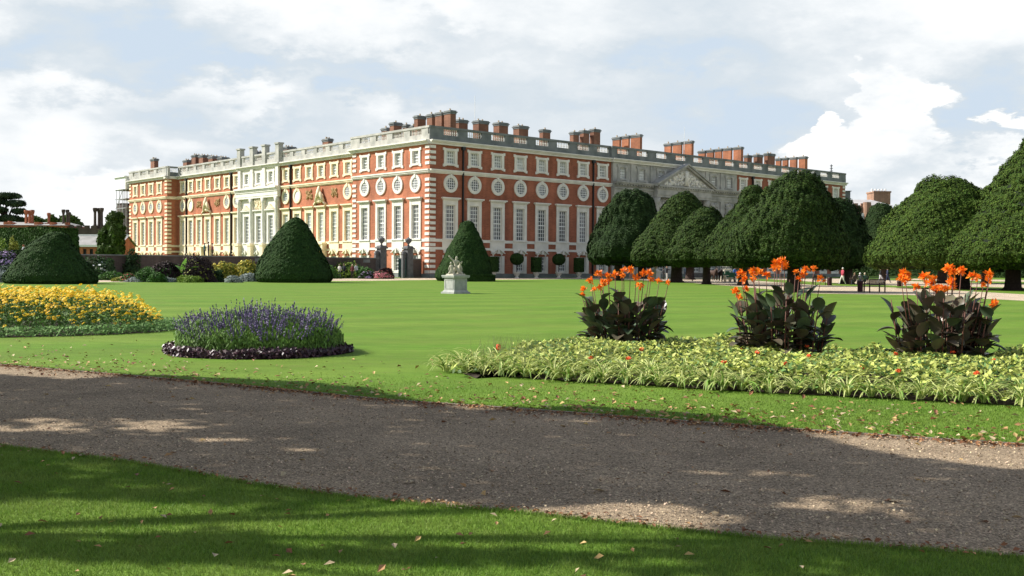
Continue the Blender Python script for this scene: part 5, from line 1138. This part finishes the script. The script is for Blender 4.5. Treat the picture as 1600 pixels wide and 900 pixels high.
# ------------------------------------------------------------------ grass blades of the near lawn
bl = mat('grass_blade', (.12, .225, .024), .6, 2.0, c2=(.19, .27, .05), isl=.4, trans=.3, spec=.2)
NL = np.array(NEAR)
def nearY(x): o = np.argsort(NL[:, 0]); return np.interp(x, NL[o, 0], NL[o, 1])
def farY(x): q = np.array(FAR); o = np.argsort(q[:, 0]); return np.interp(x, q[o, 0], q[o, 1])
def blades(P, h0, h1, w):
    n = len(P); a = RS.uniform(0, 6.28, n); h = RS.uniform(h0, h1, n); d = np.stack([np.cos(a), np.sin(a)], 1)*w; t_ = RS.normal(size=(n, 2))*.45*h[:, None]
    z0 = np.zeros(n); return np.stack([np.c_[P-d, z0], np.c_[P+d, z0], np.c_[P+t_, h]], 1)
P = RS.uniform([-5.4, 5.0], [4.2, 10.6], (430000, 2)); P = P[(P[:, 1] < nearY(P[:, 0])-.0) & (np.abs(P[:, 0]) < P[:, 1]*.52)]
x = RS.uniform(-9, 6, 16000); E1 = np.stack([x, farY(x)+RS.uniform(.0, .12, len(x))], 1)
x = RS.uniform(-5.5, 4, 9000); E2 = np.stack([x, nearY(x)-RS.uniform(-.03, .05, len(x))], 1)
P2 = RS.uniform([-9, 9], [8, 17], (260000, 2)); P2 = P2[RS.uniform(0, 1, len(P2)) < np.clip((16.5-P2[:, 1])/5, 0, 1)**1.5]; P2 = P2[(P2[:, 1] > farY(P2[:, 0])+.03) & ~inpoly(P2, BP) & (np.abs(P2[:, 0]) < P2[:, 1]*.52)]
Q = np.concatenate([blades(P, .012, .034, .0022), blades(E1, .02, .05, .004), blades(E2, .012, .04, .003), blades(P2, .012, .03, .004)])
tag(link('grass_blades', npmesh('grass_blades', Q, bl)), 'short mown grass blades of the near lawn', 'grass', kind='stuff')
# fallen leaves
def litter(name, P, smin, smax, mats_, label):
    n = len(P); s = RS.uniform(smin, smax, n); N_ = unit(np.c_[RS.normal(size=(n, 2))*.35, np.ones(n)]); A = rdir(n); A = unit(A-N_*(A*N_).sum(1, keepdims=True)); B = np.cross(N_, A); c = np.c_[P, .018+s*.18]; s = s[:, None]
    Q1 = np.stack([c-A*s, c-A*s*.2-B*s*.55+N_*s*.25, c+A*s*.9, c], 1); Q2 = np.stack([c-A*s, c, c+A*s*.9, c-A*s*.1+B*s*.6+N_*s*.3], 1)
    mi = RS.randint(0, len(mats_), n); return tag(link(name, npmesh(name, np.concatenate([Q1, Q2]), mats_, np.concatenate([mi, mi]))), label, 'leaf litter', kind='stuff')
lm = [mat('tan_leaf', (.34, .19, .08), .7, isl=.15), mat('ochre_leaf', (.40, .27, .10), .7, isl=.3), mat('russet_leaf', (.21, .09, .04), .7, isl=.15), mat('pale_leaf', (.46, .36, .21), .7, isl=.2)]
x = RS.uniform(-11, 9, 2600); L1 = np.stack([x, farY(x)+RS.gamma(1.1, 1.15, len(x))], 1); L1 = L1[~inpoly(L1, BP)]; L1 = L1[RS.uniform(0, 1, len(L1)) < np.where(L1[:, 0] > 0, 1, .5)]
x = RS.uniform(-10, 7, 2300); L2 = np.stack([x, farY(x)-RS.gamma(1.0, .13, len(x))-.03], 1)
x = RS.uniform(-6, 5, 520); L3 = np.stack([x, nearY(x)+RS.normal(size=len(x))*.06+.04], 1)
L4 = RS.uniform([-8, 6], [5, 16], (330, 2)); L4 = L4[(L4[:, 1] > nearY(L4[:, 0])) & (L4[:, 1] < farY(L4[:, 0]))]
L5 = RS.uniform([-4.5, 5.3], [3.5, 9.5], (240, 2)); L5 = L5[L5[:, 1] < nearY(L5[:, 0])]
litter('fallen_leaves', np.concatenate([L1, L4]), .022, .05, lm, 'scattered brown autumn leaves on the lawn and path'); litter('fallen_leaves', L2, .015, .038, [lm[0], lm[2], lm[2]], 'drift of russet leaves along the far edge of the path')
litter('fallen_leaves', np.concatenate([L5]), .016, .036, lm, 'larger brown leaves lying on the near lawn'); litter('fallen_leaves', L3, .012, .03, [lm[0], lm[2], lm[2]], 'thin line of leaves along the near edge of the path')
# loose stones of the gravel
P = RS.uniform([-9, 6], [5.5, 17], (90000, 2)); P = P[(P[:, 1] > nearY(P[:, 0])) & (P[:, 1] < farY(P[:, 0])-.03) & (np.abs(P[:, 0]) < P[:, 1]*.52)]; P = P[RS.uniform(0, 1, len(P)) < np.clip(1.5-P[:, 1]*.08, .2, 1)]
tag(leaves('loose_gravel', np.c_[P, np.full(len(P), .034)+RS.uniform(-.008, .006, len(P))], np.tile([0, 0, 1.], (len(P), 1)), .0085, mat('loose_stone', (.38, .29, .19), .9, 6, .3, isl=.7), None, .7, .8), 'loose pebbles on the gravel path', 'gravel', kind='stuff')

# ------------------------------------------------------------------ the trees beside the path that shade the foreground
EL = R(38); SH = np.array([-.984, .177]); SUN = np.array([SH[0]*math.cos(EL), SH[1]*math.cos(EL), math.sin(EL)]); COT = 1/math.tan(EL)
gaps = [(-4.3, 10.55, 1.1, .5, 1), (-3.0, 9.75, .6, .22, .8), (-7.0, 13.2, .9, .4, .6), (3.95, 9.55, 1.2, .62, 1), (2.35, 7.3, .6, .33, 1), (2.0, 8.35, .55, .22, .8), (1.15, 6.95, .45, .16, .9), (1.0, 5.95, .9, .17, .9), (2.0, 5.75, .6, .1, .8), (-.2, 5.6, .6, .2, .9), (3.4, 8.1, .5, .2, .7), (-1.3, 6.78, 2.2, .46, 1), (-3.2, 6.75, 1.3, .5, 1), (-2.6, 7.75, .9, .14, .8), (-4.0, 8.6, .7, .18, .8), (-.2, 6.35, .8, .2, .9), (.6, 6.35, .7, .2, .8), (-1.3, 5.62, 2.6, .2, 1), (1.6, 5.85, .5, .14, .6),
        (-1.4, 12.3, .6, .2, .7), (.4, 11.3, .9, .16, .8), (-5.4, 9.0, .6, .3, .7), (-3.6, 8.25, .6, .15, .6), (0.2, 8.6, .7, .2, .4), (-2.2, 10.9, .5, .2, .5), (-.9, 7.45, .6, .12, .6), (2.7, 6.2, .5, .12, .6)]
def shade(P):
    X, Y = P[:, 0], P[:, 1]; e = farY(X)+np.interp(X, [-12, -6.2, -5.3, -4, -2, -1.4, -.4, .2, .8, 2.2, 2.8, 3.1, 4, 6], [-1.3, -1.1, .5, .9, .95, .4, -.3, .35, .8, .75, .3, -.9, -1.5, -1.4])+wob(np.c_[P, X*0], 2.2, 41, .12)
    d = np.clip((e-Y)/.12, 0, 1)
    for gx, gy, rx, ry, s in gaps:
        q = ((X-gx)/rx)**2+((Y-gy)/ry)**2+wob(np.c_[P, X*0], 5.0, 77, .7); d *= 1-s*(.8 if gy > 7.5 or gx > .9 else 1)*np.clip((2.1 if gy < 7.2 and gx < .9 else 1.5)-q, 0, 1)
    d *= np.clip(1.15+wob(np.c_[P, X*0], 3.5, 43, .35), .6, 1); band = np.exp(-((Y-6.1)/.13)**2)*.0
    return d
plm = mat('plane_tree_leaf', (.07, .13, .03), .6, isl=.3, trans=.15)
P = RS.uniform([-13, 4.9], [7.5, 18.5], (84000, 2)); k = RS.uniform(0, 1, len(P)) < shade(P); P = P[k]
z = 8.2+wob(np.c_[P, P[:, :1]*0], .55, 51, 1.0)+RS.uniform(-1.0, 1.0, len(P))+.25*(P[:, 1]-10).clip(0, 9)
C3 = np.c_[P+z[:, None]*COT*SH, z]
split = C3[:, 1] < 12.0
def bigtree(label, base, sel):
    t = thing('plane_tree', label, 'tree', (base[0], base[1], 0), 0, 'plane trees beside the path'); Q_ = C3[sel]-np.array([base[0], base[1], 0])
    leaves('crown', Q_, np.tile([0, 0, 1.], (len(Q_), 1)), .115, plm, t, 1.2, .75)
    mb = MB(); mb.tube([(0, 0, 0), (0, 0, .4), (.1, 0, 4), (.2, 0, 7.2)], [.24, .17, .15, .12], 10); cs = Q_[RS.choice(len(Q_), 16)]
    for c in cs: mb.tube([(.15, 0, 5.2), (c[0]*.45, c[1]*.45, 5.2+(c[2]-5.2)*.65), tuple(c)], [.07, .045, .015], 5)
    mb.build('trunk', BARK, t, True)
bigtree('tall plane tree standing just outside the left of the view, nearer one', (-10.6, 7.6), split)
bigtree('tall plane tree standing just outside the left of the view, farther one', (-15.5, 13.6), ~split)

# ------------------------------------------------------------------ sky and sun
w = bpy.data.worlds.new('World'); sc.world = w; w.use_nodes = True; nt = w.node_tree; N = nt.nodes; L = nt.links; N.clear()
out = N.new('ShaderNodeOutputWorld'); sky = N.new('ShaderNodeTexSky'); sky.sky_type = 'NISHITA'; sky.sun_disc = False; sky.sun_elevation = EL; sky.sun_rotation = math.atan2(SH[0], SH[1]); sky.air_density = 1.0; sky.dust_density = 1.0
bgs = N.new('ShaderNodeBackground'); bgs.inputs[1].default_value = .085; L.new(sky.outputs[0], bgs.inputs[0])
tc = N.new('ShaderNodeTexCoord'); nm = N.new('ShaderNodeVectorMath'); nm.operation = 'NORMALIZE'; L.new(tc.outputs['Generated'], nm.inputs[0]); sx = N.new('ShaderNodeSeparateXYZ'); L.new(nm.outputs[0], sx.inputs[0])
def M(op, a, b=None, c=None, clamp=False):
    n = N.new('ShaderNodeMath'); n.operation = op; n.use_clamp = clamp
    for i, v in enumerate((a, b, c)):
        if v is None: continue
        if isinstance(v, (int, float)): n.inputs[i].default_value = v
        else: L.new(v, n.inputs[i])
    return n.outputs[0]
ya = M('MAXIMUM', M('ABSOLUTE', sx.outputs[1]), .2); A_ = M('DIVIDE', sx.outputs[0], ya); B_ = M('DIVIDE', sx.outputs[2], ya)
def noise(scale, det, rough=.55, st=(1, 1, 2.2), off=(0, 0, 0), dist=0.):
    mp = N.new('ShaderNodeMapping'); mp.inputs['Scale'].default_value = st; mp.inputs['Location'].default_value = off; L.new(nm.outputs[0], mp.inputs[0])
    n = N.new('ShaderNodeTexNoise'); n.inputs['Scale'].default_value = scale; n.inputs['Detail'].default_value = det; n.inputs['Roughness'].default_value = rough; n.inputs['Distortion'].default_value = dist; L.new(mp.outputs[0], n.inputs['Vector']); return n.outputs['Fac']
n1 = noise(3.4, 9, .56, off=(3.1, .4, .2), dist=.3); n2 = noise(13, 7, .6, off=(1., 2., 3.)); n3 = noise(9, 9, .62, off=(5, 1, 2))
n4 = noise(11, 8, .6, off=(9, 4, 7)); 
Aw = M('ADD', A_, M('MULTIPLY', M('SUBTRACT', n2, .5), .16)); Bw = M('ADD', B_, M('MULTIPLY', M('SUBTRACT', n4, .5), .13))
def gauss(px, py, rx, ry, amp, a=None, b=None):
    a = a or Aw; b = b or Bw; dx = M('DIVIDE', M('SUBTRACT', a, (px-800)/F), rx/F); dy = M('DIVIDE', M('SUBTRACT', b, (415-py)/F), ry/F)
    return M('MULTIPLY', M('EXPONENT', M('MULTIPLY', M('ADD', M('MULTIPLY', dx, dx), M('MULTIPLY', dy, dy)), -1.0)), amp)
v = M('ADD', .57, M('MULTIPLY', M('SUBTRACT', n1, .5), 1.25)); v = M('ADD', v, M('MULTIPLY', M('SUBTRACT', n3, .5), .55))
for f in ((230, 45, 190, 45, -.5), (215, 125, 130, 26, -.4), (400, 105, 120, 20, -.36), (540, 158, 60, 16, -.4), (20, 105, 80, 50, -.5), (200, 275, 200, 35, -.25), (1210, 195, 110, 60, -.5), (1540, 170, 95, 80, -.6), (1340, 55, 200, 30, -.14), (420, 240, 110, 25, -.18), (1090, 60, 90, 50, -.1), (1400, 300, 100, 30, -.1),
          (60, 200, 110, 80, .2), (420, 160, 150, 25, .18), (800, 50, 200, 60, .12), (950, 140, 160, 40, .12), (620, 115, 160, 28, -.26), (1060, 95, 200, 26, -.3), (880, 150, 120, 22, -.2), (700, 60, 90, 20, -.2), (330, 185, 200, 25, -.25), (1000, 200, 150, 30, -.15), (560, 60, 120, 60, .16), (130, 300, 90, 16, .3), (640, 20, 120, 40, .1), (640, 170, 90, 25, .2)):
    v = M('ADD', v, gauss(*f))
# towering sunlit cumulus with a crisp edge
cum = None
for f in ((1375, 150, 62, 52, 1.), (1400, 205, 85, 62, 1.), (1330, 135, 32, 34, .9), (1265, 205, 34, 32, .9), (1290, 265, 70, 55, 1.), (1370, 265, 100, 60, 1.), (1430, 160, 48, 40, .9), (1585, 190, 40, 26, .7), (1570, 265, 120, 45, .8), (1470, 275, 110, 50, .9)):
    g_ = gauss(*f); cum = g_ if cum is None else M('MAXIMUM', cum, g_)
cm = N.new('ShaderNodeMapRange'); cm.interpolation_type = 'SMOOTHSTEP'; cm.inputs[1].default_value = .28; cm.inputs[2].default_value = .56; L.new(cum, cm.inputs[0])
v2 = M('ADD', M('ADD', .82, M('MULTIPLY', M('SUBTRACT', n3, .5), 1.5)), gauss(1480, 300, 260, 80, -.28)); vm = N.new('ShaderNodeMix'); vm.data_type = 'FLOAT'; L.new(cm.outputs[0], vm.inputs[0]); L.new(v, vm.inputs[2]); L.new(v2, vm.inputs[3])
rp = N.new('ShaderNodeValToRGB'); L.new(vm.outputs[0], rp.inputs[0]); cr2 = rp.color_ramp
cr2.elements[0].position = .12; cr2.elements[0].color = (.57, .67, .78, 1); cr2.elements[1].position = .80; cr2.elements[1].color = (1.0, 1.0, 1.0, 1)
for p_, c_ in ((.30, (.62, .69, .75)), (.45, (.71, .76, .80)), (.58, (.84, .87, .89))): e = cr2.elements.new(p_); e.color = (*c_, 1)
bgc = N.new('ShaderNodeBackground'); bgc.inputs[1].default_value = .64; L.new(rp.outputs[0], bgc.inputs[0])
# broken cloud: dense low down, opening to blue overhead
el_ = N.new('ShaderNodeMapRange'); el_.inputs[1].default_value = .30; el_.inputs[2].default_value = .55; el_.inputs[3].default_value = 1; el_.inputs[4].default_value = .0; L.new(sx.outputs[2], el_.inputs[0])
nb = N.new('ShaderNodeMapRange'); nb.inputs[1].default_value = .5; nb.inputs[2].default_value = .66; L.new(n1, nb.inputs[0])
ms = N.new('ShaderNodeMixShader'); L.new(M('MAXIMUM', el_.outputs[0], M('MULTIPLY', nb.outputs[0], .6)), ms.inputs[0]); L.new(bgs.outputs[0], ms.inputs[1]); L.new(bgc.outputs[0], ms.inputs[2]); L.new(ms.outputs[0], out.inputs[0])
ld = bpy.data.lights.new('sun', 'SUN'); ld.energy = 4.6; ld.angle = R(.5); ld.color = (1, .96, .90); lo = bpy.data.objects.new('sun', ld); col.objects.link(lo); lo.rotation_euler = Vector(SUN).to_track_quat('Z', 'Y').to_euler()
sc.view_settings.view_transform = 'Standard'; sc.view_settings.look = 'None'; sc.view_settings.exposure = .8; sc.view_settings.gamma = 1
sc.render.engine = 'CYCLES'
